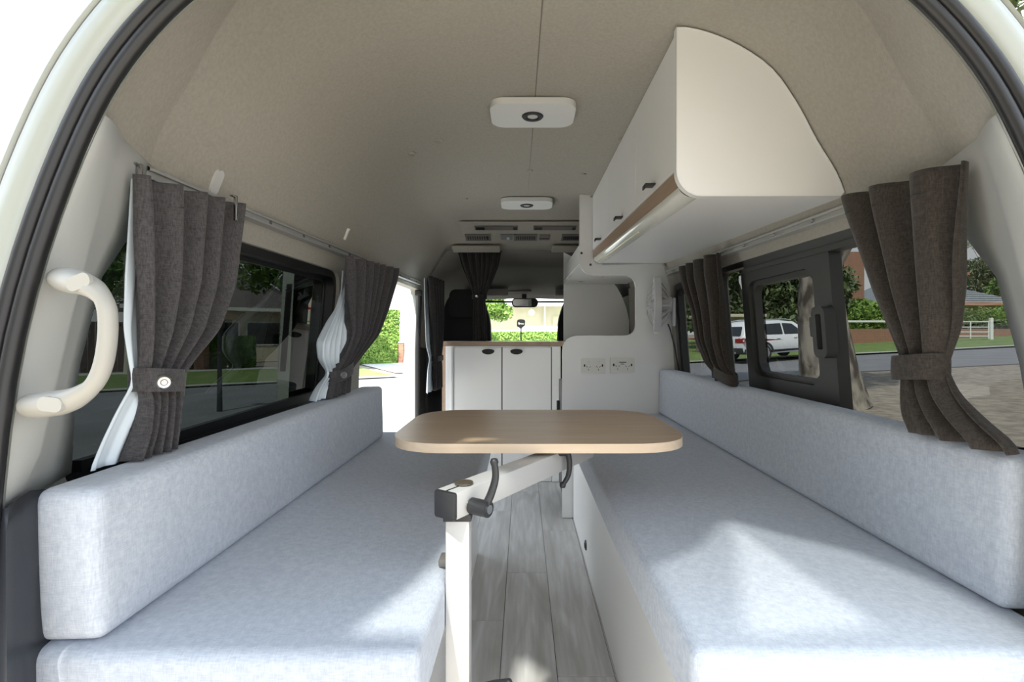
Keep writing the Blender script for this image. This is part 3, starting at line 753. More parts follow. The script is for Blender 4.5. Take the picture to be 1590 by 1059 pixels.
def curtain(label, dark, lin, tie, mt, nf, seed, axis='Y', group=None, snap=None, ph=0, hooks=()):
    z0 = dark[0][0]; c0 = ((dark[0][3]), (dark[0][1]+dark[0][2])/2)
    loc = (c0[0], c0[1], dark[-1][0]) if axis == 'Y' else (c0[1], c0[0], dark[-1][0])
    t = empty('curtain', label, 'curtain', loc, group)
    o = base(MB().grid(cloth_grid(dark, nf, seed, axis=axis, ph=ph)).build('drape', mt, smooth=180, fix=False), t)
    md = o.modifiers.new('t', 'SOLIDIFY'); md.thickness = .003; md.offset = 0
    # heading tape stitch line along the top
    g = cloth_grid(dark, nf, seed, axis=axis, ph=ph)
    if axis == 'Y':
        for k in (4, 4): pass
        sgn = -1 if dark[0][3] > 0 else 1
        base(MB().tube([p_+Vector((sgn*.0018, 0, 0)) for p_ in map(Vector, g[4])], .0007, 5).build('hem_stitch', M['dark'], smooth=80), t)
    if lin:
        o = base(MB().grid(cloth_grid(lin, max(2, nf-2), seed+5, nu=70, axis=axis, ph=ph+.8)).build('lining', M['lining'], smooth=180, fix=False), t)
        md = o.modifiers.new('t', 'SOLIDIFY'); md.thickness = .002; md.offset = 0
    for hk_ in hooks:
        base(MB().box((hk_[0]-.004, hk_[1]-.002, hk_[2]-.045), (hk_[0]+.002, hk_[1]+.004, hk_[2]+.004), .001).box((hk_[0]-.006, hk_[1]-.012, hk_[2]), (hk_[0]+.002, hk_[1]+.004, hk_[2]+.003), .001).build('hook', M['steel']), t)
    if tie:
        b = base(MB().grid(band(*tie, axis=axis)).build('tieback', mt, smooth=60, fix=False), t)
        if snap:
            s = MB().lathe([(0, -.004), (.004, -.004), (.005, -.003), (.0085, -.0035), (.011, -.001), (.011, .002)], 20, 'Y').build('snap', M['steel'])
            s.parent = b; s.location = snap[:3]; s.rotation_euler = (0, 0, snap[3])
    return t
# sliding-door side, nearest the camera
curtain('dark grey curtain tied back nearest the grab handle, white lining showing',
        [(1.145, .765, 1.075, -.622, .016, .03), (1.10, .768, 1.06, -.622, .018, .03), (.98, .770, 1.025, -.622, .020, .02), (.90, .776, .968, -.622, .018, 0), (.845, .781, .895, -.622, .013, 0),
         (.818, .776, .872, -.622, .009, 0), (.79, .789, .868, -.622, .012, 0), (.74, .774, .855, -.622, .016, 0), (.704, .752, .846, -.622, .018, 0)],
        [(1.13, .79, 1.05, -.648, .008), (.98, .775, .98, -.645, .008), (.90, .768, .90, -.64, .006), (.85, .772, .86, -.635, .005), (.818, .778, .86, -.632, .003), (.78, .750, .84, -.634, .003), (.74, .726, .82, -.636, .003), (.702, .708, .80, -.638, .003)],
        (.818, -.620, .818, .039, .027, .036, -.004), M['curtain'], 4.6, 3, 'Y', 'curtains over the side windows', snap=(-.592, .792, .817, math.radians(42)), hooks=((-.600, 1.005, 1.158), (-.634, .80, 1.152)))
# sliding-door side, by the door opening
curtain('dark curtain tied back beside the open sliding door',
        [(1.150, 1.56, 2.18, -.580, .022, .04), (1.10, 1.57, 2.14, -.580, .024, .04), (.98, 1.60, 2.02, -.585, .022, .02), (.89, 1.625, 1.90, -.590, .02, .0), (.82, 1.60, 1.76, -.600, .014, 0),
         (.775, 1.53, 1.67, -.605, .010, 0), (.74, 1.50, 1.66, -.605, .014, 0), (.708, 1.47, 1.65, -.605, .016, 0)],
        [(1.10, 1.68, 2.1, -.632, .004), (1.02, 1.645, 1.75, -.625, .004), (.97, 1.60, 1.70, -.622, .006), (.93, 1.53, 1.66, -.618, .012), (.87, 1.45, 1.65, -.618, .016), (.82, 1.455, 1.64, -.618, .013), (.775, 1.52, 1.64, -.618, .006), (.74, 1.44, 1.56, -.618, .010), (.708, 1.40, 1.54, -.618, .012)],
        (1.60, -.607, .775, .075, .024, .036, .012), M['curtain'], 6.5, 11, 'Y', 'curtains over the side windows', snap=(-.578, 1.545, .770, math.radians(50)))
# behind the sliding door
curtain('narrow black curtain with white lining between sliding door and kitchen',
        [(1.205, 2.66, 3.10, -.530, .02, .02), (1.0, 2.74, 3.10, -.530, .02, 0), (.84, 2.80, 3.08, -.530, .016, 0), (.757, 2.84, 3.06, -.530, .008, 0), (.70, 2.84, 3.06, -.530, .012, 0), (.58, 2.84, 3.06, -.530, .012, 0)],
        [(1.19, 2.70, 3.0, -.562, .005), (1.0, 2.72, 3.0, -.562, .005), (.84, 2.74, 3.0, -.560, .005), (.757, 2.83, 3.0, -.556, .004), (.70, 2.76, 3.0, -.556, .006), (.575, 2.74, 3.0, -.556, .008)],
        (2.96, -.530, .757, .10, .024, .03, .0), M['curtain_black'], 4.5, 5, 'Y')
# cab divider
curtain('black gathered curtain hanging from the header behind the cab seats',
        [(1.475, -.485, -.175, 3.44, .018, 0), (1.35, -.45, -.20, 3.44, .02, 0), (1.24, -.405, -.245, 3.44, .018, 0), (1.145, -.372, -.290, 3.44, .012, 0), (1.05, -.375, -.285, 3.44, .016, 0), (.80, -.38, -.27, 3.44, .018, 0)],
        None, (-.331, 3.44, 1.145, .046, .024, .03, 0), M['curtain_black'], 6.5, 8, 'X', snap=(-.345, 3.41, 1.145, 0))
# kerb side, nearest
curtain('dark brown curtain tied at its waist beside the brick house view',
        [(1.150, .735, 1.045, .590, .020, .02), (1.10, .738, 1.02, .590, .020, .02), (.97, .748, .94, .592, .020, 0), (.90, .762, .890, .594, .018, 0), (.86, .778, .868, .596, .013, 0), (.838, .782, .866, .597, .009, 0),
         (.80, .762, .868, .597, .013, 0), (.765, .712, .872, .597, .016, 0), (.745, .675, .874, .600, .016, 0), (.732, .672, .872, .604, .014, 0)],
        None,
        (.826, .596, .838, .042, .025, .040, -.004), M['curtain_brown'], 3.4, 21, 'Y', 'curtains over the side windows')
# kerb side, further
curtain('dark brown curtain swept aside by the small window and fan',
        [(1.165, 1.72, 2.10, .608, .020, .0), (1.10, 1.72, 2.06, .608, .022, 0), (.98, 1.70, 1.95, .612, .022, 0), (.87, 1.685, 1.92, .615, .018, 0), (.79, 1.66, 1.83, .618, .014, 0), (.76, 1.62, 1.76, .622, .010, 0), (.735, 1.61, 1.74, .622, .012, 0)],
        None,
        (1.685, .622, .757, .07, .020, .036, .012), M['curtain_brown'], 4, 31, 'Y', 'curtains over the side windows')

# ------------------------------------------------------------------ grab handle on the pillar
gh = empty('grab_handle', 'cream moulded grab handle on the pillar by the rear opening', 'handle', W(150, 530, .66))
pts = [W(100, 434, .635), W(120, 438, .60), W(146, 449, .585), W(164, 472, .58), W(168, 510, .58), W(162, 560, .58), W(148, 594, .58), (W(125, 613, .583)), W(98, 624, .59), W(54, 630, .612)]
cp = catmull(pts, 7)
rad = [lerp(.0175, .0098, min(1, max(0, i-6)/13)) if i < 24 else lerp(.0098, .0175, min(1, max(0, (i-(len(cp)-20))/14))) for i in range(len(cp))]
base(MB().tube(cp, rad, 16, flat=.85).build('grip', mat('handle_plastic', (.40, .392, .36), .4), smooth=70), gh)
for k, (px, py, Y, rz) in enumerate(((122, 438, .5745, -22), (78, 628, .5715, 6))):
    p = W(px, py, Y)
    o = MB().prism(rrect(-.0135, -.008, .0135, .008, .007), [], lambda u, v, t: (u, t, v), -.0012, .004).build('screw_cover', mat('handle_cover', (.44, .435, .405), .4)); base(o, gh); o.location = p; o.rotation_euler = (0, math.radians(rz), 0)

# ------------------------------------------------------------------ kitchen across the front
kt = empty('kitchen_cabinet', 'white two-door kitchen cabinet facing the table', 'cabinet', (-.18, 3.12, 0))
KX = lambda px: CX+(px-812)*3.12/800
base(MB().box((KX(692), 3.138, .002), (.19, 3.39, .822)).build('carcass', M['white']), kt)
base(MB().box((KX(686), 3.13, .002), (KX(692)-.001, 3.39, .822)).build('timber_side', M['timber_y']), kt)
base(MB().box((KX(692), 3.118, .002), (KX(704), 3.137, .822), .001, 1).build('filler_strip', M['white']), kt)
base(MB().box((KX(700), 3.113, .002), (KX(702), 3.119, .82)).build('filler_rib', M['white']), kt)
for a, b, h in ((705.5, 778.6, 758), (780.4, 855.5, 802)):
    d = base(MB().box((KX(a), 3.12, .045), (KX(b), 3.137, .812), .0012, 1).build('door', M['white']), kt)
    hx = KX(h); m = MB()
    poly = [(.0375*math.cos(math.radians(t)), .013*math.sin(math.radians(t))) for t in range(0, 181, 12)]+[(.0375*math.cos(math.radians(t)), .020*math.sin(math.radians(t))) for t in range(192, 360, 12)]
    m.prism(poly, [], lambda u, v, t: (hx+u, t, .792+v), 3.105, 3.121)
    o = m.build('cup_handle', M['screen']); o.parent = d
for gx in (779.5, 856.2): base(MB().box((KX(gx)-.0035, 3.1355, .045), (KX(gx)+.0035, 3.1395, .815)).build('gap_shadow', M['dark'], smooth=None), kt)  # dark strips paint in the shadow between the white doors
base(MB().box((KX(857), 3.118, .002), (.185, 3.137, .82), .001, 1).build('filler_strip', M['white']), kt)
base(MB().box((KX(705), 3.124, .002), (KX(856), 3.137, .042), .001, 1).build('kickboard', M['white']), kt)
ctp = [(-.54, 3.10), (.14, 3.10), (.205, 2.90), (.205, 2.52), (.66, 2.52), (.66, 3.48), (.2, 3.40), (-.54, 3.40)]
ct = MB().prism(rpoly(ctp, [.01, .03, .03, 0, 0, 0, 0, .02]), [], lambda u, v, t: (u, v, t), .825, .85).build('countertop', M['white'], smooth=30)
tag(ct, 'thin kitchen countertop with timber edge over the white cabinet', 'countertop')
MB().prism(scale_loop(rpoly(ctp, [.01, .03, .03, 0, 0, 0, 0, .02]), -.0015), [scale_loop(rpoly(ctp, [.01, .03, .03, 0, 0, 0, 0, .02]), .0005)], lambda u, v, t: (u, v, t), .8248, .8492).build('edge_band', M['timber_y'], ct)
fr = empty('fridge', 'dark grey fridge edge beside the partition under the counter', 'fridge', (.4, 2.75, 0))
base(MB().box((.185, 2.56, .03), (.60, 2.95, .655), .004).build('body', M['fridge']), fr)
base(MB().box((.165, 2.562, .05), (.184, 2.948, .64), .004).build('door', M['fridge']), fr)
base(MB().box((.150, 2.89, .40), (.166, 2.92, .52), .003).build('handle', M['dark']), fr)
sidep = MB().box((.2, 2.53, .002), (.215, 2.555, .82)).box((.2, 2.955, .002), (.215, 3.13, .822)).build('kitchen_side_panel', M['white'])
tag(sidep, 'white kitchen side panel next to the dark fridge', 'panel')
# second overhead cupboard and end panel seen through the hatch
oc2 = empty('overhead_cupboard', 'white overhead cupboard seen through the partition hatch', 'cabinet', (.45, 3.0, 1.24))
z2 = lambda Y: 1.236+.01*(Y-2.5)
base(slab(.238, .254, 2.52, 3.48, lambda Y: z2(Y)+.006, lambda Y: z2(Y)+.098).build('front_panel', M['white'], smooth=20), oc2)
base(slab(.238, .66, 2.52, 3.48, lambda Y: z2(Y)-.012, lambda Y: z2(Y)+.004).build('bottom_panel', M['white'], smooth=20), oc2)
base(MB().tube([(.236, 2.53, z2(2.5)+.004), (.236, 3.47, z2(3.5)+.004)], .002, 6).build('gap', M['edge']), oc2)
for X, Y in ((.33, 3.3), (.42, 3.0)): base(MB().lathe([(0, -.016), (.012, -.016), (.014, -.012)], 16, 'Z', (X, Y, z2(Y))).build('spot', M['lens']), oc2)
X35 = lambda px: CX+(px-812)*3.5/800
Z35 = lambda py: CZ-(py-520)*3.5/800
ep2 = [(X35(875), .852), (.60, .852), (.63, .86)]+[(X35(979), Z35(521)), (X35(977), Z35(500)), (X35(972), Z35(478)), (X35(965), Z35(460)), (X35(958), Z35(447)), (X35(948), Z35(434)), (X35(940), Z35(426)), (X35(875), Z35(392))]
ep2 = [(X35(875), .852), (X35(982), .852)]+ep2[3:]
o = MB().prism(ep2, [], lambda u, v, t: (u, t, v), 3.49, 3.505).build('splash_panel', M['white'], smooth=30); tag(o, 'white curved-edge end panel behind the partition hatch', 'panel')

# ------------------------------------------------------------------ cab beyond
cabr = [[(-.74, 3.37, 1.10), (-.72, 3.37, 1.36), (-.55, 3.37, 1.50), (0, 3.37, 1.515), (.55, 3.37, 1.50), (.72, 3.37, 1.36), (.74, 3.37, 1.10)],
        [(-.70, 3.8, 1.15), (-.66, 3.8, 1.27), (-.5, 3.8, 1.38), (0, 3.8, 1.40), (.5, 3.8, 1.38), (.66, 3.8, 1.27), (.70, 3.8, 1.15)],
        [(-.69, 4.5, 1.10), (-.65, 4.5, 1.19), (-.5, 4.5, 1.26), (0, 4.5, 1.275), (.5, 4.5, 1.26), (.65, 4.5, 1.19), (.69, 4.5, 1.10)],
        [(-.68, 4.66, 1.06), (-.64, 4.66, 1.16), (-.5, 4.66, 1.225), (0, 4.66, 1.24), (.5, 4.66, 1.225), (.64, 4.66, 1.16), (.68, 4.66, 1.06)]]
o = structure(MB().grid([[*r] for r in cabr]).build('ceiling_cab', M['cabtrim'], smooth=60, fix=False)); md = o.modifiers.new('t', 'SOLIDIFY'); md.thickness = .02; md.offset = -1
for s, nm in ((-1, 'wall_cab_left'), (1, 'wall_cab_right')):
    structure(MB().box((s*.70-.02, 3.46, 0), (s*.70+.02, 4.9, 1.16)).build(nm, M['dark']))
structure(MB().box((-.72, 3.62, -.03), (.72, 5.3, .0)).build('floor_cab', M['dark']))
ws = structure(MB().prism(rpoly([(-.74, .55), (.74, .55), (.66, 1.20), (-.66, 1.20)], .05), [rpoly([(-.70, .62), (.70, .62), (.63, 1.185), (-.63, 1.185)], .05)], lambda u, v, t: (u, 4.68+(1.22-v)*.75+t, v), 0, .03).build('window_4', M['rubber']))
MB().prism(rpoly([(-.72, .60), (.72, .60), (.64, 1.195), (-.64, 1.195)], .05), [], lambda u, v, t: (u, 4.68+(1.22-v)*.75+t, v), .015, .016, single=True).build('windscreen_glass', M['clear'], ws)
db = MB().prism([(4.75, .3), (5.2, .3), (5.2, .66), (4.95, .70), (4.78, .68)], [], lambda u, v, t: (t, u, v), -.68, .68).build('dashboard', M['dark']); tag(db, 'dark dashboard below the windscreen', 'dashboard')
# header with air vents
hd = empty('air_vent_header', 'grey roof header with slots and air vents above the cab', 'vent panel', (0, 3.1, 1.5))
def hpt(px, py):
    # intersection of the view ray with the sloping header surface
    k = (520-py)/800; Y = (1.595+.21*2.75-.024-CZ)/(k+.21); return W(px, py, Y)
def hplate(px0, px1, py0, py1, t0, t1, m, name, par=None, bev=0):
    a = hpt(px0, py1); b = hpt(px1, py0)
    sl_ = Vector((0, 1, -.21)).normalized(); up = Vector((0, .21, 1)).normalized()
    ln = (a.y-b.y)/sl_.y
    mm = MB().box((a.x, 0, t0), (b.x, ln, t1), bev)
    mm.v = [Vector((p.x, 0, 0))+Vector((0, b.y, b.z))+sl_*p.y+up*p.z for p in mm.v]
    o = mm.build(name, m, smooth=20); base(o, hd)
    if par: o.parent = par
    return o
hplate(722, 905, 344, 376, -.0025, .001, M['headliner'], 'panel')
for a, b in ((738, 804), (828, 895)):
    s = hplate(a, b, 349.5, 355, -.010, -.004, M['cabtrim'], 'slot')
    hplate(a+1.5, a+14, 350.5, 354.5, -.0108, -.008, M['screen'], 'slot_gap', s); hplate(b-7, b-1, 350.5, 354.5, -.0108, -.008, M['screen'], 'slot_gap', s)
for a, b in ((724, 761), (798, 834), (871, 905)):
    s = hplate(a, b, 362.5, 371.5, -.011, -.005, M['cabtrim'], 'air_vent'); hplate(a+3, b-3, 364.5, 369.5, -.0116, -.009, M['screen'], 'grille', s)
    for k in range(8): hplate(a+4.5+k*(b-a-8)/8, a+5.5+k*(b-a-8)/8, 364.5, 369.5, -.013, -.0105, M['cabtrim'], 'louvre', s)
s = hplate(778, 795, 362.5, 370, -.010, -.005, mat('switch_panel', (.16, .17, .19), .4), 'switch_panel'); hplate(787, 791, 366, 369, -.0125, -.009, M['lens'], 'knob', s)
s = hplate(837, 854, 363, 371, -.009, -.005, M['cabtrim'], 'cover'); hplate(838, 852, 368, 369, -.0105, -.0085, M['screen'], 'cover_gap', s)
for a, b in ((704, 776), (856, 905)):
    hplate(a, b, 380, 387.5, -.022, -.002, M['headliner'], 'grab_rail', bev=.006)
# seats, mirror, visors
def cabseat(x0, x1, label, tilt_=0):
    t = empty('cab_seat', label, 'seat', ((x0+x1)/2, 4.0, 0)); c = (x0+x1)/2; w = x1-x0
    sh_ = rpoly([(x0, .35), (x1, .35), (x1-.005, 1.0), (x1-.06, 1.17), (c+.05, 1.22), (c-.05, 1.22), (x0+.06, 1.17), (x0+.005, 1.0)], .07)
    base(MB().prism(sh_, [], lambda u, v, k: (u, 3.92+k-.12*(v-.35), v), 0, .13).build('backrest', M['seatcab'], smooth=40), t)
    base(MB().prism(rpoly([(c-.12, 1.02), (c+.12, 1.02), (c+.11, 1.225), (c-.11, 1.225)], .05), [], lambda u, v, k: (u, 3.80+k, v), -.01, .09).build('headrest', M['seatcab'], smooth=40), t)
    base(MB().box((x0, 4.0, .12), (x1, 4.5, .36), .05, 3).build('seat', M['seatcab']), t)
cabseat(-.66, -.28, 'black cab seat behind the gathered cab curtain')
cabseat(.22, .64, 'black cab seat mostly hidden behind the white end panel')
mr = empty('rear_view_mirror', 'black rear-view mirror hanging at the top of the windscreen', 'mirror', (-.0, 4.42, 1.16))
a = W(794.5, 477, 4.42); b = W(835.5, 463, 4.42)
base(MB().prism(rrect(a.x, a.z, b.x, b.z, .035), [], lambda u, v, t: (u, t, v), 4.42, 4.45).build('housing', M['screen'], smooth=40), mr)
base(MB().prism(rrect(a.x+.009, a.z+.009, b.x-.009, b.z-.009, .03), [], lambda u, v, t: (u, t+(u-.0)*.12, v), 4.416, 4.419).build('mirror_glass', M['mirror'], smooth=40), mr)
p = W(814, 462, 4.43); base(MB().box((p.x-.02, 4.42, p.z-.005), (p.x+.02, 4.45, p.z+.03), .006).tube([(p.x, 4.44, p.z+.02), (p.x, 4.62, 1.22)], .01, 8).build('stalk', M['screen']), mr)
for x0, x1, lab in ((690, 789, 'sun visor folded up above the mirror, on the curtain side'), (862, 905, 'sun visor folded up next to the white panel')):
    a = W(x0, 459, 4.35); b = W(x1, 447, 4.35)
    v = empty('sun_visor', lab, 'sun visor', ((a.x+b.x)/2, 4.4, a.z))
    base(MB().box((a.x, 4.33, a.z), (b.x, 4.36, b.z), .012).build('flap', mat('visor_beige', (.34, .325, .30), .8)), v)
    base(MB().tube([(b.x-.02 if x0 < 800 else a.x+.02, 4.36, b.z-.01), (b.x-.02 if x0 < 800 else a.x+.02, 4.42, 1.27)], .008, 8).build('hinge', M['dark']), v)
p = W(800, 453, 4.5); o = MB().box((p.x-.09, 4.40, p.z-.008), (p.x+.14, 4.46, p.z+.012), .006).build('map_lamp', M['cabtrim']); tag(o, 'map lamp panel between the sun visors', 'lamp')
# black shield plaque and stub on the dash
p = W(809, 503, 4.9); r_ = 4.9/800
sg = empty('shield_plaque', 'black shield-shaped plaque with white script mark behind the windscreen', 'plaque', (p.x, 4.9, .68))
shp = [(-6.3, 4.5), (-5, 6.6), (0, 7.4), (5, 6.6), (6.6, 4.5), (6, -2.5), (0, -8), (-6.5, -3.5)]
base(MB().prism(rpoly([(u*r_, v*r_) for u, v in shp], .008), [], lambda u, v, t: (p.x+u, t, p.z+v), 4.90, 4.91).build('shield', M['screen']), sg)
sq = [(-4.5, .6), (-3, 2.2), (-2.2, -.8), (-3.6, -.2), (-1, .2), (-.3, 1), (.3, -.3), (1.2, .5), (1.8, -.4), (2.6, .4), (3.3, -.3), (4.8, .3)]
base(MB().tube(catmull([(p.x+u*r_, 4.898, p.z+v*r_) for u, v in sq], 5), .0022, 5).build('script_mark', M['offwhite']), sg)
base(MB().tube([(p.x, 4.905, p.z-.03), (p.x, 4.905, .655)], .006, 8).build('stem', M['screen']), sg)
p = W(884, 516, 4.9); o = MB().lathe([(0, -.35), (.024, -.35), (.024, .03), (.015, .045), (0, .05)], 14, 'Z', (p.x, 4.9, p.z)).build('phone_holder', M['screen']); tag(o, 'short black upright holder on the dashboard', 'holder')

# sliding door, slid half back outside the body
sd = empty('sliding_door', 'open sliding side door, its glass seen darker through the tinted window', 'door', (-.83, 1.5, .02))
DW = rpoly([(1.665, .735), (2.16, .735), (2.16, 1.09), (1.665, 1.09)], .06)
dmap = lambda u, v, t: (-(wx(v)+.095+t), u, v)
base(MB().prism(rpoly([(1.635, .0), (2.27, .0), (2.27, 1.20), (1.635, 1.20)], .05), [DW], dmap, .0, .035, .15).build('door_shell', M['paint'], smooth=30), sd)
base(MB().prism(rpoly([(1.67, .06), (2.23, .06), (2.23, .70), (1.67, .70)], .05), [], dmap, -.012, .0, .15).build('inner_trim', M['cabtrim'], smooth=30), sd)
base(MB().prism(scale_loop(DW, -.032), [scale_loop(DW, .012)], dmap, -.006, .012, .15).build('glass_seal', M['rubber'], smooth=30), sd)
base(MB().prism(DW, [], dmap, .018, .0185, .15, single=True).build('door_glass', M['tint_right']), sd)
# sliding-door opening jamb, seal, door stop, sill step
jm = structure(MB().grid([[(-x, 3.165+dy, z) for x, dy in ((.69, 0), (.70, -.004), (.735-.03*max(0, z-.7), -.006), (.775-.08*max(0, z-.6), .0), (.79-.10*max(0, z-.6), .03))] for z in (0, .15, .3, .5, .7, .85, 1.0, 1.1, 1.17)]).build('trim_6', M['paint'], smooth=60, fix=False))
md = jm.modifiers.new('t', 'SOLIDIFY'); md.thickness = .004
MB().tube([(-.685+.04*max(0, z-.8), 3.15, z) for z in (0, .3, .6, .8, .95, 1.08, 1.16)], .016, 10).build('seal', M['rubber'], jm)
o = MB().box((-.745, 3.158, .56), (-.712, 3.161, .60)).build('warning_sticker', M['offwhite'], jm)
MB().box((-.745, 3.1565, .598), (-.712, 3.1595, .606)).build('sticker_band', M['fascia'], jm)
MB().box((-.69, 3.09, 1.125), (-.65, 3.13, 1.16), .006).build('door_stop', M['rubber'], jm)
structure(MB().prism([(3.17, 0), (3.45, 0), (3.45, .80), (3.17, .80)], [], wallmap(-1), -.02, .0).build('trim_7', M['dark']))
structure(MB().tube([(-.672, Y, 1.152+tilt(Y)) for Y in (2.1, 2.6, 3.12)], .008, 8).build('trim_8', M['rubber']))

# ------------------------------------------------------------------ ground outside
G0 = -.583
def gz(x): return G0+.0487*max(0, x-0)-.0*x
def sheet(name, pts, z, m, kind='structure', thick=.0):
    """flat polygon draped on the gently rising ground"""
    mb = MB(); mb.prism(pts, [], lambda u, v, t: (u, v, gz(u)+z+t), 0, -.02, 4.0)
    o = mb.build(name, m, smooth=60); o['kind'] = kind; return o
sheet('ground', [(-70, -40), (0, -40), (70, -40), (70, 95), (0, 95), (-70, 95)], -.03, M['gravel'])
sheet('road', [(-60, -24), (-11, 13.0), (-4.8, 17.6), (0, 20.0), (6, 20.7), (60, 21), (60, 14.5), (8, 14.4), (3, 12.5), (-1.6, 8.5), (-1.6, -2), (-20, -14)], .0, M['asphalt'])
nv_ = Vector((-.62, .78)); uv_ = Vector((.78, .62))
def LN(u, n): return tuple(uv_*u+nv_*n)
sheet('lawn_verge', [LN(-40, 17.4), LN(2, 17.4), LN(7.8, 17.0), LN(9.0, 25.5), LN(-40, 25.6)], .02, M['lawn'])
sheet('kerb', [LN(-40, 17.05), LN(2, 17.05), LN(7.8, 16.6), LN(7.8, 17.0), LN(2, 17.4), LN(-40, 17.4)], .06, M['concrete'])
sheet('path', [LN(-40, 24.2), LN(8.5, 24.2), LN(8.6, 25.3), LN(-40, 25.3)], .03, M['concrete'])
sheet('lawn_verge', [(5, 21.0), (60, 21.3), (60, 60), (5, 60)], .04, M['lawn'])
sheet('kerb', [(5, 20.75), (60, 21.0), (60, 21.3), (5, 21.05)], .08, M['concrete'])
sheet('driveway', [(-7, -12), (7, -12), (7, .2), (-7, .2)], .01, mat('bounce_paving', (.40, .35, .28), .9, var=.08, vscale=2))  # unseen paving added behind the van to bounce light inside
sheet('driveway', [(-4.4, -1), (-.95, -1), (-.95, 12.5), (-4.4, 13.5)], .03, mat('apron', (.50, .49, .455), .9, var=.06, vscale=2))
sheet('driveway', [(-5, 20.0), (5, 21), (5, 40), (-16, 40)], .02, M['concrete'])

# ------------------------------------------------------------------ vegetation
def leaves(name, m, parent, n, size, fn, seed):
    rnd = random.Random(seed); vs = []; fs = []
    for i in range(n):
        c, nr = fn(rnd)
        a = Vector((rnd.gauss(0, 1), rnd.gauss(0, 1), rnd.gauss(0, 1)))
        if nr is not None: a = (a*.6+nr).normalized()
        t = a.orthogonal().normalized(); t.rotate(Matrix.Rotation(rnd.random()*6.28, 3, a.normalized())); b = a.normalized().cross(t)
        s = size*rnd.uniform(.6, 1.4); k = len(vs)
        vs += [c-t*s, c+b*s*.42, c+t*s, c-b*s*.42]; fs.append((k, k+1, k+2, k+3))
    o = link(name, mkmesh(name, vs, fs, m), parent); o['kind'] = 'stuff'; return o
def hedge(label, a, b, depth, h, m, n, size, seed, z0=None, group=None):
    a = Vector(a); b = Vector(b); d = (b-a); L_ = d.length; d.normalize(); nn = Vector((-d.y, d.x)); z0 = gz((a.x+b.x)/2) if z0 is None else z0
    t = empty('hedge', label, 'hedge', ((a.x+b.x)/2, (a.y+b.y)/2, z0), group)
    mb = MB()
    for sx_ in (0,):
        P = [(u, w, v) for u in (.06, L_-.06) for w in (.06, depth-.06) for v in (0, h-.06)]
    bm = MB().box((.05, .05, 0), (L_-.05, depth-.05, h-.05), .08); bm.v = [Vector((a.x+d.x*p.x+nn.x*p.y, a.y+d.y*p.x+nn.y*p.y, z0+p.z)) for p in bm.v]
    base(bm.build('core', M['leaf']), t)
    def fn(r):
        k = r.random()
        ar = [L_*h, L_*depth, depth*h*2]; s_ = sum(ar); q = r.random()*s_
        if q < ar[0]: u, w, v, nr = r.random()*L_, r.uniform(-.04, .06), r.random()*h, Vector((-nn.x, -nn.y, .2))
        elif q < ar[0]+ar[1]: u, w, v, nr = r.random()*L_, r.random()*depth, h+r.uniform(-.06, .05), Vector((0, 0, 1))
        else: u, w, v, nr = (r.uniform(-.04, .05) if r.random() < .5 else L_+r.uniform(-.05, .04)), r.random()*depth, r.random()*h, Vector((d.x, d.y, .2))
        return Vector((a.x+d.x*u+nn.x*w, a.y+d.y*u+nn.y*w, z0+v)), nr
    base(leaves('leaves', m, None, n, size, fn, seed), t)
    return t
def tree(label, base_pt, trunk, crown, m, bark, n, size, seed, r0=.2, name='tree', group=None, branches=5):
    """trunk: list of points relative to the base; crown: list of (centre, radii)"""
    base_pt = Vector(base_pt); rnd = random.Random(seed)
    t = empty(name, label, 'tree', base_pt, group)
    pts = catmull(trunk, 5); k = len(pts)
    MB().tube(pts, [lerp(r0*1.15, r0*.45, (i/(k-1))**.7) for i in range(k)], 12).build('trunk', bark, t, smooth=80)
    topp = Vector(trunk[-1]); bmb = MB()
    for c, rd in crown[:branches]:
        c = Vector(c); s = pts[int(k*.6)]; mid = s.lerp(c, .5)+Vector((rnd.uniform(-.2, .2), rnd.uniform(-.2, .2), .15))
        pp = catmull([s, mid, c], 4); bmb.tube(pp, [lerp(r0*.45, r0*.1, i/(len(pp)-1)) for i in range(len(pp))], 7)
    if bmb.v: bmb.build('branch', bark, t, smooth=80)
    wts = [rd[0]*rd[1]*rd[2] for c, rd in crown]; tot = sum(wts)
    def fn(r):
        q = r.random()*tot; i = 0
        while q > wts[i] and i < len(wts)-1: q -= wts[i]; i += 1
        c, rd = crown[i]
        v = Vector((r.gauss(0, 1), r.gauss(0, 1), r.gauss(0, 1))).normalized()*(r.random()**.4)
        # clump the leaves into sprays
        return Vector((c[0]+v.x*rd[0], c[1]+v.y*rd[1], c[2]+v.z*rd[2])), None
    leaves('foliage', m, t, n, size, fn, seed+1)
    return t
# hedges and walls across the street on the sliding-door side
zb = G0
h0 = LN(-.5+6.0, 26.0)
def at(px, n):                                      # ground point on line n seen at image column px
    a_ = (px-812)/800; Y = n/(nv_.x*a_+nv_.y); return Vector((a_*Y+CX, Y))
hedge('bright clipped hedge, tall stepped piece seen through the open sliding door', at(560, 25.6), at(620, 25.6), 1.2, 2.75, M['leaf_bright'], 9000, .085, 1, group=None)
hedge('low clipped hedge in front of the tall hedge beyond the sliding door', at(520, 24.9), at(617, 24.9), .6, 1.45, M['leaf_bright'], 9000, .075, 2)
hedge('dark hedge seen through the dark tinted window beside the brick pier', at(318, 25.6), at(396, 25.6), 1.0, 1.35, M['leaf'], 7000, .08, 3)
hedge('low hedge in front of the cream house beyond the windscreen', (-2.2, 26.0), (4.5, 26.0), 1.0, 1.52, M['leaf_bright'], 9000, .07, 4)
hedge('short low hedge piece beside the cab curtain, beyond the windscreen', (-4.2, 26.4), (-2.75, 26.4), 1.0, 1.38, M['leaf_bright'], 3000, .07, 5)
p = at(620, 25.0)
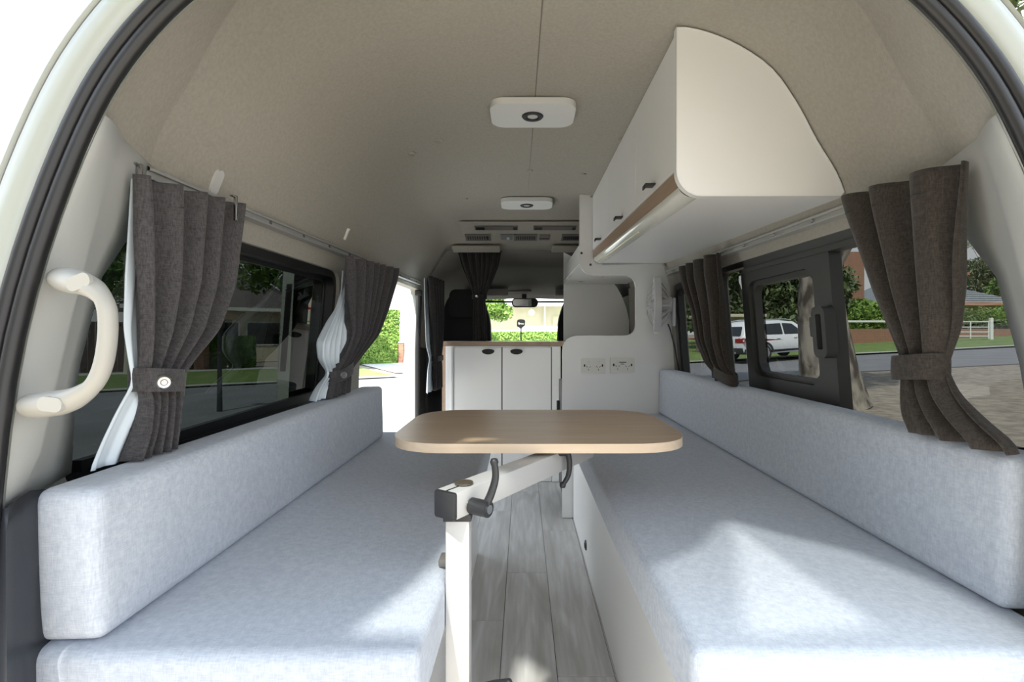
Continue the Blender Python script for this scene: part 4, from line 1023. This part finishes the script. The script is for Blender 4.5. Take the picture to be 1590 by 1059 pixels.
o = empty('brick_pier', 'red brick pier at the end of the hedge beyond the sliding door', 'pier', (p.x, p.y, G0)); MB().box((-.12, -.12, 0), (.22, .22, 1.05)).build('shaft', M['brick'], o); MB().box((-.15, -.15, 1.05), (.25, .25, 1.12), .01).build('cap', M['concrete'], o)
p = at(313, 25.4)
o = empty('brick_pier', 'red brick pier seen through the dark tinted window', 'pier', (p.x, p.y, G0)); MB().box((-.2, -.2, 0), (.2, .2, 1.15)).build('shaft', M['brick'], o); MB().box((-.23, -.23, 1.15), (.23, .23, 1.22), .01).build('cap', M['concrete'], o)
# brown paling fence
a_ = at(100, 25.6); b_ = at(306, 25.6); dd = (b_-a_); L_ = dd.length; dd.normalize()
fe = empty('paling_fence', 'dark brown paling fence behind the grass, left of the brick pier', 'fence', (a_.x, a_.y, G0))
nb = int(L_/.22); pm = mkmesh('paling', *(lambda m: (m.v, m.f))(MB().box((-.1, -.015, 0), (.1, .015, 1.95), .006, 1)), M['browntimber'])
for k in range(min(nb, 120)):
    q = a_+dd*(.11+k*L_/min(nb, 120)); o = link('paling', pm, None, (q.x, q.y, G0+.03)); base(o, fe); o.rotation_euler = (0, 0, math.atan2(dd.y, dd.x)); o.scale = (L_/min(nb, 120)/.22*1.05, 1, 1)
# house across the street
def boxhouse(name, label, a, b, depth, wall_h, roof_h, mw, mr, over=.6, parts=None, z0=None):
    a = Vector(a); b = Vector(b); d = b-a; L_ = d.length; d.normalize(); nn = Vector((-d.y, d.x)); z0 = gz((a.x+b.x)/2) if z0 is None else z0
    t = empty(name, label, 'house', (a.x, a.y, z0)); t.rotation_euler = (0, 0, math.atan2(d.y, d.x))
    MB().box((0, 0, 0), (L_, depth, wall_h)).build('wall', mw, t)
    o_ = over; r = [(-o_, -o_, wall_h), (L_+o_, -o_, wall_h), (L_+o_, depth+o_, wall_h), (-o_, depth+o_, wall_h), (depth/2, depth/2, wall_h+roof_h), (L_-depth/2, depth/2, wall_h+roof_h)]
    MB().add(r, [(0, 1, 5, 4), (1, 2, 5), (2, 3, 4, 5), (3, 0, 4), (3, 2, 1, 0)]).build('roof', mr, t, smooth=None)
    MB().box((-o_, -o_-.03, wall_h-.16), (L_+o_, -o_+.02, wall_h+.02)).build('fascia', M['offwhite'] if mr is not M['slate'] else M['fascia'], t)
    return t, L_
hs, L_ = boxhouse('street_house', 'pale rendered house with dark roof across the street, behind tinted glass', at(210, 31), at(470, 31), 9, 2.9, 3.0, M['cream'], M['roofdark'])
for u in (.12, .36, .62, .8):
    f = MB().box((L_*u, -.05, .9), (L_*u+1.7, .02, 2.2)).build('window_frame', M['offwhite'], hs); MB().box((L_*u+.07, -.06, .97), (L_*u+1.63, -.045, 2.13)).build('pane', M['carglass'], f)
# cream house straight ahead
ch, L_ = boxhouse('cream_house', 'cream rendered house with white eave straight ahead through the windscreen', (-5.6, 32), (6.6, 32), 9, 3.35, 1.6, M['cream'], M['roofw'], .9)
MB().box((6.86, -.25, 0), (6.96, -.13, 3.3)).build('downpipe', M['offwhite'], ch)
d = MB().box((7.4, -.08, 0), (11.9, .02, 2.6)).build('garage_door', mat('garage_cream', (.68, .60, .45), .7), ch)
for k in range(5): MB().box((7.45, -.10, .05+k*.51), (11.85, -.075, .05+k*.51+.47), .01).build('panel', d.data.materials[0], d)
MB().lathe([(0, -.12), (.16, -.10), (.22, -.02), (.22, 0)], 20, 'Y', (6.1, 0, 2.85)).build('wall_lamp', M['offwhite'], ch)
# unseen house added behind the camera to block part of the sky
rh, L_ = boxhouse('sky_block_house', 'unseen two-storey cream house added behind the tailgate to block the sky', (-.5, -7.5), (-17, -5.5), 9, 5.4, 2.6, M['cream'], M['roofdark'], .6)
for u in (.1, .34, .6, .82):
    f = MB().box((L_*u, -.05, 1.0), (L_*u+1.8, .02, 2.3)).build('window_frame', M['offwhite'], rh); MB().box((L_*u+.07, -.06, 1.07), (L_*u+1.73, -.045, 2.23)).build('pane', M['carglass'], f)
# letterbox-like plinth in front
o = empty('garden_wall', 'low white wall stub above the front hedge', 'wall', (.3, 28.4, G0)); MB().box((-.6, 0, 0), (1.9, .3, 1.95), .03).build('block', M['offwhite'], o); MB().box((-1.9, .02, 0), (-.7, .28, 1.7), .03).build('block', M['cream'], o)
tree('leafy green tree overhanging beside the cab curtain beyond the windscreen', (-3.1, 24, G0), [(0, 0, 0), (.05, 0, 1.0), (.2, .1, 1.9), (.6, 0, 2.7)], [((1.5, 0, 2.85), (.75, .7, .6)), ((2.0, .2, 2.55), (.6, .5, .45)), ((1.0, 0, 3.3), (.8, .8, .5)), ((1.75, 0, 3.2), (.5, .5, .4))], M['leaf_bright'], M['bark'], 4200, .10, 40, .09)
tree('dark street tree seen through the dark tinted window', (*at(455, 22.5), G0), [(0, 0, 0), (.1, 0, 1.5), (0, .1, 3.0), (.2, 0, 4.5)], [((.6, 0, 4.6), (2.4, 2, 1.5)), ((-1.5, 0, 4.2), (1.4, 1.4, 1.0)), ((2.2, 0, 3.6), (1.6, 1.5, 1.2)), ((.3, 0, 6.2), (2.6, 2.2, 1.4))], M['leaf'], M['bark'], 8000, .15, 50, .2)
tree('broad garden tree behind the street house roof', (*at(170, 52), G0), [(0, 0, 0), (.1, 0, 2), (0, .1, 4.0), (.2, 0, 6)], [((0, 0, 6.5), (5, 4, 3.0)), ((5, 0, 5), (4, 3, 2.5)), ((-5, 0, 5), (4, 3, 2.5))], M['leaf'], M['bark'], 7000, .25, 53, .3)
tree('slim pale-trunked tree behind the nearest curtain', (*at(198, 24), G0), [(0, 0, 0), (.05, 0, 2), (-.05, 0, 4), (.1, 0, 6)], [((0, 0, 6), (1.6, 1.5, 1.3)), ((.8, 0, 5.2), (1, 1, .8)), ((-.8, 0, 5.0), (1, 1, .8))], M['leaf'], M['bark_pale'], 3000, .12, 56, .12)
# post with a box
p = W(341, 497, 9.9)
o = empty('signal_post', 'thin dark post with a small box on top, across the tinted window', 'post', (p.x, 9.9, G0))
MB().tube([(0, 0, 0), (.0, 0, p.z-G0)], [.05, .03], 10).build('shaft', M['carblack'], o); MB().box((-.22, -.08, p.z-G0-.16), (.06, .08, p.z-G0), .02).build('box', M['carblack'], o)

# kerb side: big gum trunk, car, house, gate, trees
p = W(1288, 627, 9.0)
gt = tree('large gum tree with mottled bark right outside the sliding window', (p.x, 9.0, gz(p.x)-.05), [(.10, 0, 0), (.0, 0, .5), (-.08, 0, 1.1), (-.15, 0, 1.8), (-.13, 0, 2.6), (.1, 0, 3.6), (.1, .3, 5.0)], [((.3, 0, 6.8), (2.6, 2.4, 1.3)), ((-2, .4, 6.2), (1.6, 1.4, 1.0)), ((2.4, 0, 6.3), (1.6, 1.4, 1.0))], M['leaf_dull'], M['bark'], 4000, .16, 60, .50)
for seed, (px, Y, h, w, m, n) in enumerate(((1140, 34, 7.5, 4.2, 'leaf_dull', 9000), (1195, 38, 8.5, 4.6, 'leaf_bright', 9000), (1240, 33, 7.0, 3.6, 'leaf_dull', 8000), (1100, 42, 9.0, 5, 'leaf', 8000), (1330, 36, 3.0, 2.0, 'leaf_bright', 4000), (1420, 64, 10, 5, 'leaf', 7000), (1545, 58, 8.5, 5.0, 'leaf_dull', 8000), (1600, 50, 6, 4, 'leaf', 7000))):
    x = CX+(px-812)*Y/800; lab = ('olive gum tree standing behind the white car roof', 'bright leafy tree behind the middle of the white car', 'olive tree behind the gum trunk', 'dark tree beyond the small window side', 'round bright shrub under the brick chimney', 'dark tree behind the brick house roof', 'tall sparse olive tree beyond the slate roof', 'dark tree at the end of the white gate')[seed]
    tree(lab, (x, Y, gz(x)), [(0, 0, 0), (.1, 0, h*.25), (-.1, 0, h*.5), (.1, 0, h*.7)], [((0, 0, h*.72), (w*.75, w*.6, h*.22)), ((w*.5, 0, h*.55), (w*.5, w*.5, h*.2)), ((-w*.5, 0, h*.55), (w*.5, w*.5, h*.2)), ((w*.2, 0, h*.36), (w*.7, w*.5, h*.16)), ((-w*.3, -.3, h*.25), (w*.6, w*.5, h*.14))], M[m], M['bark_pale'] if seed in (0, 2) else M['bark'], n, .22, 70+seed*3, .22)
x = CX+(1530-812)*58/800
tree('airy tree against the sky above the upper brick gable', (x, 58, gz(x)), [(0, 0, 0), (.1, 0, 3), (-.1, 0, 6), (.1, 0, 9)], [((0, 0, 10.3), (2.2, 1.8, 1.5)), ((2.0, 0, 9.3), (1.6, 1.4, 1.0)), ((-1.9, 0, 9.4), (1.5, 1.4, .9))], M['leaf_dull'], M['bark'], 1000, .18, 99, .12)
# shed behind the car
x = CX+(1148-812)*27/800; o = empty('garden_shed', 'low grey shed with beige roof edge behind the white car', 'shed', (x, 27, gz(x))); MB().box((-1.6, 0, 0), (1.0, 2, 1.85)).build('wall', M['shed_wall'], o); MB().box((-1.9, -.3, 1.85), (1.3, 2.3, 2.0), .02).build('roof', M['cream'], o)
# brick house with slate roof
x0 = CX+(1395-812)*42/800; x1 = CX+(1600-812)*42/800
bh = empty('brick_house', 'red brick house with grey slate hip roof behind the white gate', 'house', (x0, 42, gz(34)))
Lb = x1-x0; z_ = lambda py, Y: CZ-(py-520)*Y/800-gz(34)
we = z_(470, 42)
MB().box((1, 1.5, -.8), (Lb-1, 9, we)).build('wall', M['brick'], bh)
MB().add([(0, 0, we), (Lb, 0, we), (Lb, 10, we), (0, 10, we), (3.0, 5, we+2.6), (4.5, 5, we+2.6)], [(0, 1, 5, 4), (1, 2, 5), (2, 3, 4, 5), (3, 0, 4), (3, 2, 1, 0)]).build('roof', M['slate'], bh, smooth=None)
rl = MB()
for k in range(1, 14):
    t = k/14; rl.box((3.0*t, 5*t-.02, we+2.6*t+.005), (lerp(Lb, 4.5, t), 5*t+.02, we+2.6*t+.05))
rl.build('slate_course', mat('slate_edge', (.17, .185, .2), .7), bh)['kind'] = 'stuff'
MB().box((-.1, -.08, we-.22), (Lb+.1, .04, we+.03)).build('fascia', M['fascia'], bh)
for px in (1526, 1440, 1575):
    xx = CX+(px-812)*42/800-x0; MB().box((xx-.28, .1, -.8), (xx+.28, .6, we-.2)).build('pier', M['brick'], bh)
for px in (1485, 1505, 1548):
    xx = CX+(px-812)*42/800-x0; f = MB().box((xx-.55, 1.44, .3), (xx+.55, 1.52, we-.4)).build('window_frame', M['browntimber'], bh); MB().box((xx-.47, 1.42, .4), (xx+.47, 1.45, we-.5)).build('pane', M['carglass'], f)
# upper gable
xa = CX+(1455-812)*44/800-x0; xb = CX+(1508-812)*44/800-x0; zt = z_(422, 44)
MB().box((xa, 3.4, we), (xb-.3, 6, zt)).build('upper_wall', M['brick'], bh)
MB().add([(xa-.5, 2.6, zt), (xb+.3, 2.6, zt), (xb+.3, 7, zt), (xa-.5, 7, zt), (xa+.4, 4.6, zt+1.3), (xb-1.6, 4.6, zt+1.3)], [(0, 1, 5, 4), (1, 2, 5), (2, 3, 4, 5), (3, 0, 4), (3, 2, 1, 0)]).build('upper_roof', M['slate'], bh, smooth=None)
MB().box((xa-.5, 2.55, zt-.2), (xb+.35, 2.66, zt+.03)).build('upper_fascia', M['fascia'], bh)
# brick chimney wing nearer the gum tree
x = CX+(1318-812)*40/800; o = empty('brick_wing', 'tall red brick wall beside the gum trunk', 'wall', (x, 40, gz(x)-.3))
MB().box((-.9, 0, 0), (1.2, 3, 7.0)).build('shaft', M['brick'], o); MB().box((-2.2, .6, 0), (-.9, 3, 7.0)).build('side_wall', M['browntimber'], o)
# white fence and gate
def fpt(px, py, Y): return W(px, py, Y)
Yf = 27.0; gzf = lambda px: gz(CX+(px-812)*Yf/800)
fc = empty('white_rail_fence', 'white single-rail fence on the lawn, behind the brown curtain', 'fence', (CX+(1395-812)*Yf/800, Yf, gzf(1395)))
def bxx(px0, px1, z0, z1, th=.08, Y=Yf): return MB().box((CX+(px0-812)*Y/800, Y-th/2, z0), (CX+(px1-812)*Y/800, Y+th/2, z1), .01, 1)
zt = CZ-(498.5-520)*Yf/800
for px in (1314, 1396, 1477):
    base(bxx(px-2.2, px+2.2, gzf(px)-.1, zt+.05, .14).build('post', M['whitepost']), fc)
base(bxx(1312, 1478, zt-.07, zt+.03).build('rail', M['whitepost']), fc)
gt_ = empty('white_gate', 'white barred gate between white posts before the brick house', 'gate', (CX+(1510-812)*Yf/800, Yf, gzf(1510)))
base(bxx(1536.5, 1541, gzf(1540)-.1, CZ+26*Yf/800, .14).build('gate_post', M['whitepost']), gt_)
for py in (499.5, 508, 515.5, 522): base(bxx(1480, 1536, CZ-(py+.7-520)*Yf/800, CZ-(py-.7-520)*Yf/800, .04).build('bar', M['whitepost']), gt_)
for px in (1480.5, 1507, 1535): base(bxx(px-.8, px+.8, CZ-(526-520)*Yf/800, CZ-(499-520)*Yf/800, .045).build('upright', M['whitepost']), gt_)
# low brick garden wall and shrubs behind the gate
o = MB().box((CX+(1300-812)*30/800, 30, gz(19)-.3), (CX+(1610-812)*30/800, 30.4, CZ+8*30/800+.05)).build('garden_brick_wall', M['brick']); tag(o, 'low red brick garden wall running behind the white gate', 'wall')
for k, (px, lab) in enumerate(((1500, 'clipped shrub above the brick wall, behind the gate bars'), (1562, 'yellow-green shrub beside the gate post'), (1350, 'leafy shrub against the tall brick wall'))):
    x = CX+(px-812)*32/800
    t = empty('shrub', lab, 'shrub', (x, 32, gz(x)))
    MB().tube([(0, 0, 0), (.05, 0, .6)], .06, 8).build('stem', M['bark'], t)
    hh = (1.0, 1.1, 1.5)[k]
    leaves('foliage', M['leaf_bright' if k else 'leaf_dull'], t, 2500, .11, lambda r: (Vector((r.gauss(0, .75), r.gauss(0, .4), hh+r.gauss(0, .28))), None), 200+k)

# ------------------------------------------------------------------ white car on the road
def car():
    x = CX+(1131-812)*19.6/800
    t = empty('parked_car', 'white wagon car parked across the road beyond the sliding window', 'car', (x, 19.6, gz(x+1)+.01)); t.rotation_euler = (0, math.radians(-2.6), math.radians(20)); t.scale = (.93, .93, .91)
    L_, H = 4.9, 1.68; hw = .95
    # stations along the length: (x, belt z, roof z, bottom z, half width, roof half width)
    st = [(0, .92, .95, .42, .80, .60), (.06, 1.02, 1.12, .36, .88, .66), (.25, 1.04, 1.46, .34, .92, .70), (.55, 1.05, 1.62, .33, .945, .72), (1.2, 1.05, 1.68, .32, .95, .73), (2.0, 1.04, 1.68, .32, .95, .73), (2.8, 1.03, 1.60, .32, .95, .72), (3.35, 1.02, 1.32, .32, .95, .70), (3.75, 1.0, 1.06, .33, .94, .68), (4.4, .92, .95, .34, .92, .64), (4.8, .78, .80, .38, .84, .55), (4.9, .6, .66, .42, .72, .5)]
    rows = []
    for (xx, be, ro, bo, w, rw) in st:
        h = [(w*.92, bo), (w, bo+.12), (w*1.005, (bo+be)/2), (w*.985, be-.06), (w*.955, be), (lerp(w*.955, rw, .5), lerp(be, ro, .55)), (rw, ro-.05), (rw*.85, ro-.005), (0, ro)]
        rows.append([(xx, -a, b) for a, b in h]+[(xx, a, b) for a, b in reversed(h[:-1])])
    m = MB().grid(rows); n = len(rows[0]); m.f.append(tuple(range(n))); m.f.append(tuple((len(rows)-1)*n+i for i in range(n)))
    MB_ = m.build('body', M['carpaint'], t, smooth=40)
    def sidey(xx, z):
        tab = [(s[0], s) for s in st]
        for (a, s0), (b, s1) in zip(tab, tab[1:]):
            if a <= xx <= b:
                k = (xx-a)/(b-a); s = [lerp(p, q, k) for p, q in zip(s0, s1)]; break
        _, be, ro, bo, w, rw = s
        if z <= be: return w
        return lerp(w*.955, rw, min(1, (z-be)/(ro-.05-be+1e-6)*.92))
    for s in (-1, 1):
        for (q, nm) in (([(.45, 1.12), (1.05, 1.10), (1.05, 1.50), (.72, 1.50)], 'window'), ([(1.12, 1.10), (2.0, 1.08), (2.0, 1.54), (1.12, 1.53)], 'window'), ([(2.08, 1.08), (3.15, 1.06), (2.62, 1.50), (2.08, 1.54)], 'window')):
            MB().prism(rpoly(q, .06), [], lambda u, v, k: (u, s*(sidey(u, v)+k), v), -.03, .012, .15).build(nm, M['carglass'], t)
        MB().prism([(.05, .34), (4.75, .34), (4.75, .50), (.05, .55)], [], lambda u, v, k: (u, s*(sidey(u, v)+k), v), -.05, .02, .3).build('cladding', M['carblack'], t)
        for xw in (.98, 3.85):
            MB().lathe([(0, -.11), (.22, -.115), (.24, -.10), (.33, -.11), (.36, -.09), (.36, .09), (.33, .11), (0, .1)], 28, 'Y', (xw, s*.85, .36)).build('wheel', M['carblack'], t)
            MB().lathe([(0, -.02), (.05, -.02), (.2, 0), (.22, -.01), (.225, .01)], 20, 'Y', (xw, s*.97, .36)).build('hubcap', mat('wheel_grey', (.30, .30, .31), .4) if 'wheel_grey' not in bpy.data.materials else bpy.data.materials['wheel_grey'], t)
            MB().prism([(xw+.46*math.cos(math.radians(a)), .36+.46*math.sin(math.radians(a))) for a in range(0, 181, 12)]+[(xw-.37*math.cos(math.radians(180-a)) if False else xw+.37*math.cos(math.radians(a)), .36+.37*math.sin(math.radians(a))) for a in range(180, -1, -12)], [], lambda u, v, k: (u, s*(sidey(u, v)+k), v), -.05, .025, None).build('wheel_arch', M['carblack'], t)
        MB().prism(rpoly([(-.01, .80), (.42, .90), (.40, 1.0), (.02, 1.0)], .03), [], lambda u, v, k: (u, s*(sidey(max(0, u), v)+k), v), -.10, .012, .2).build('tail_lamp', M['redlamp'], t)
        for xh in (1.75, 2.65): MB().box((xh-.12, s*.96-.015, .92), (xh+.06, s*.96+.015, .95), .008).build('door_handle', M['carpaint'], t)
        MB().tube([(.6, s*.66, 1.66), (1.2, s*.66, 1.72), (2.4, s*.66, 1.70), (2.7, s*.66, 1.65)], .018, 8).build('roof_rail', M['alu'], t)
    # rear end
    MB().prism(rpoly([(-.66, 1.09), (.66, 1.09), (.58, 1.46), (-.58, 1.46)], .05), [], lambda u, v, k: (lerp(.05, .25, (v-1.1)/.36)+k, u, v), -.015, .02).build('rear_window', M['carglass'], t)
    MB().box((-.02, -.82, .34), (.14, .82, .60), .03).build('rear_bumper', M['carblack'], t)
    for s in (-1, 1): MB().box((-.015, s*.62-.2, .80), (.05, s*.62+.2, .98), .02).build('tail_lamp', M['redlamp'], t)
    MB().box((-.02, -.25, .70), (.02, .25, .82), .005).build('plate', M['offwhite'], t)
    for s in (-1, 1): MB().tube([(-.05, s*.45, .40), (.02, s*.45, .40)], .05, 12).build('exhaust', M['steel'], t)
car()
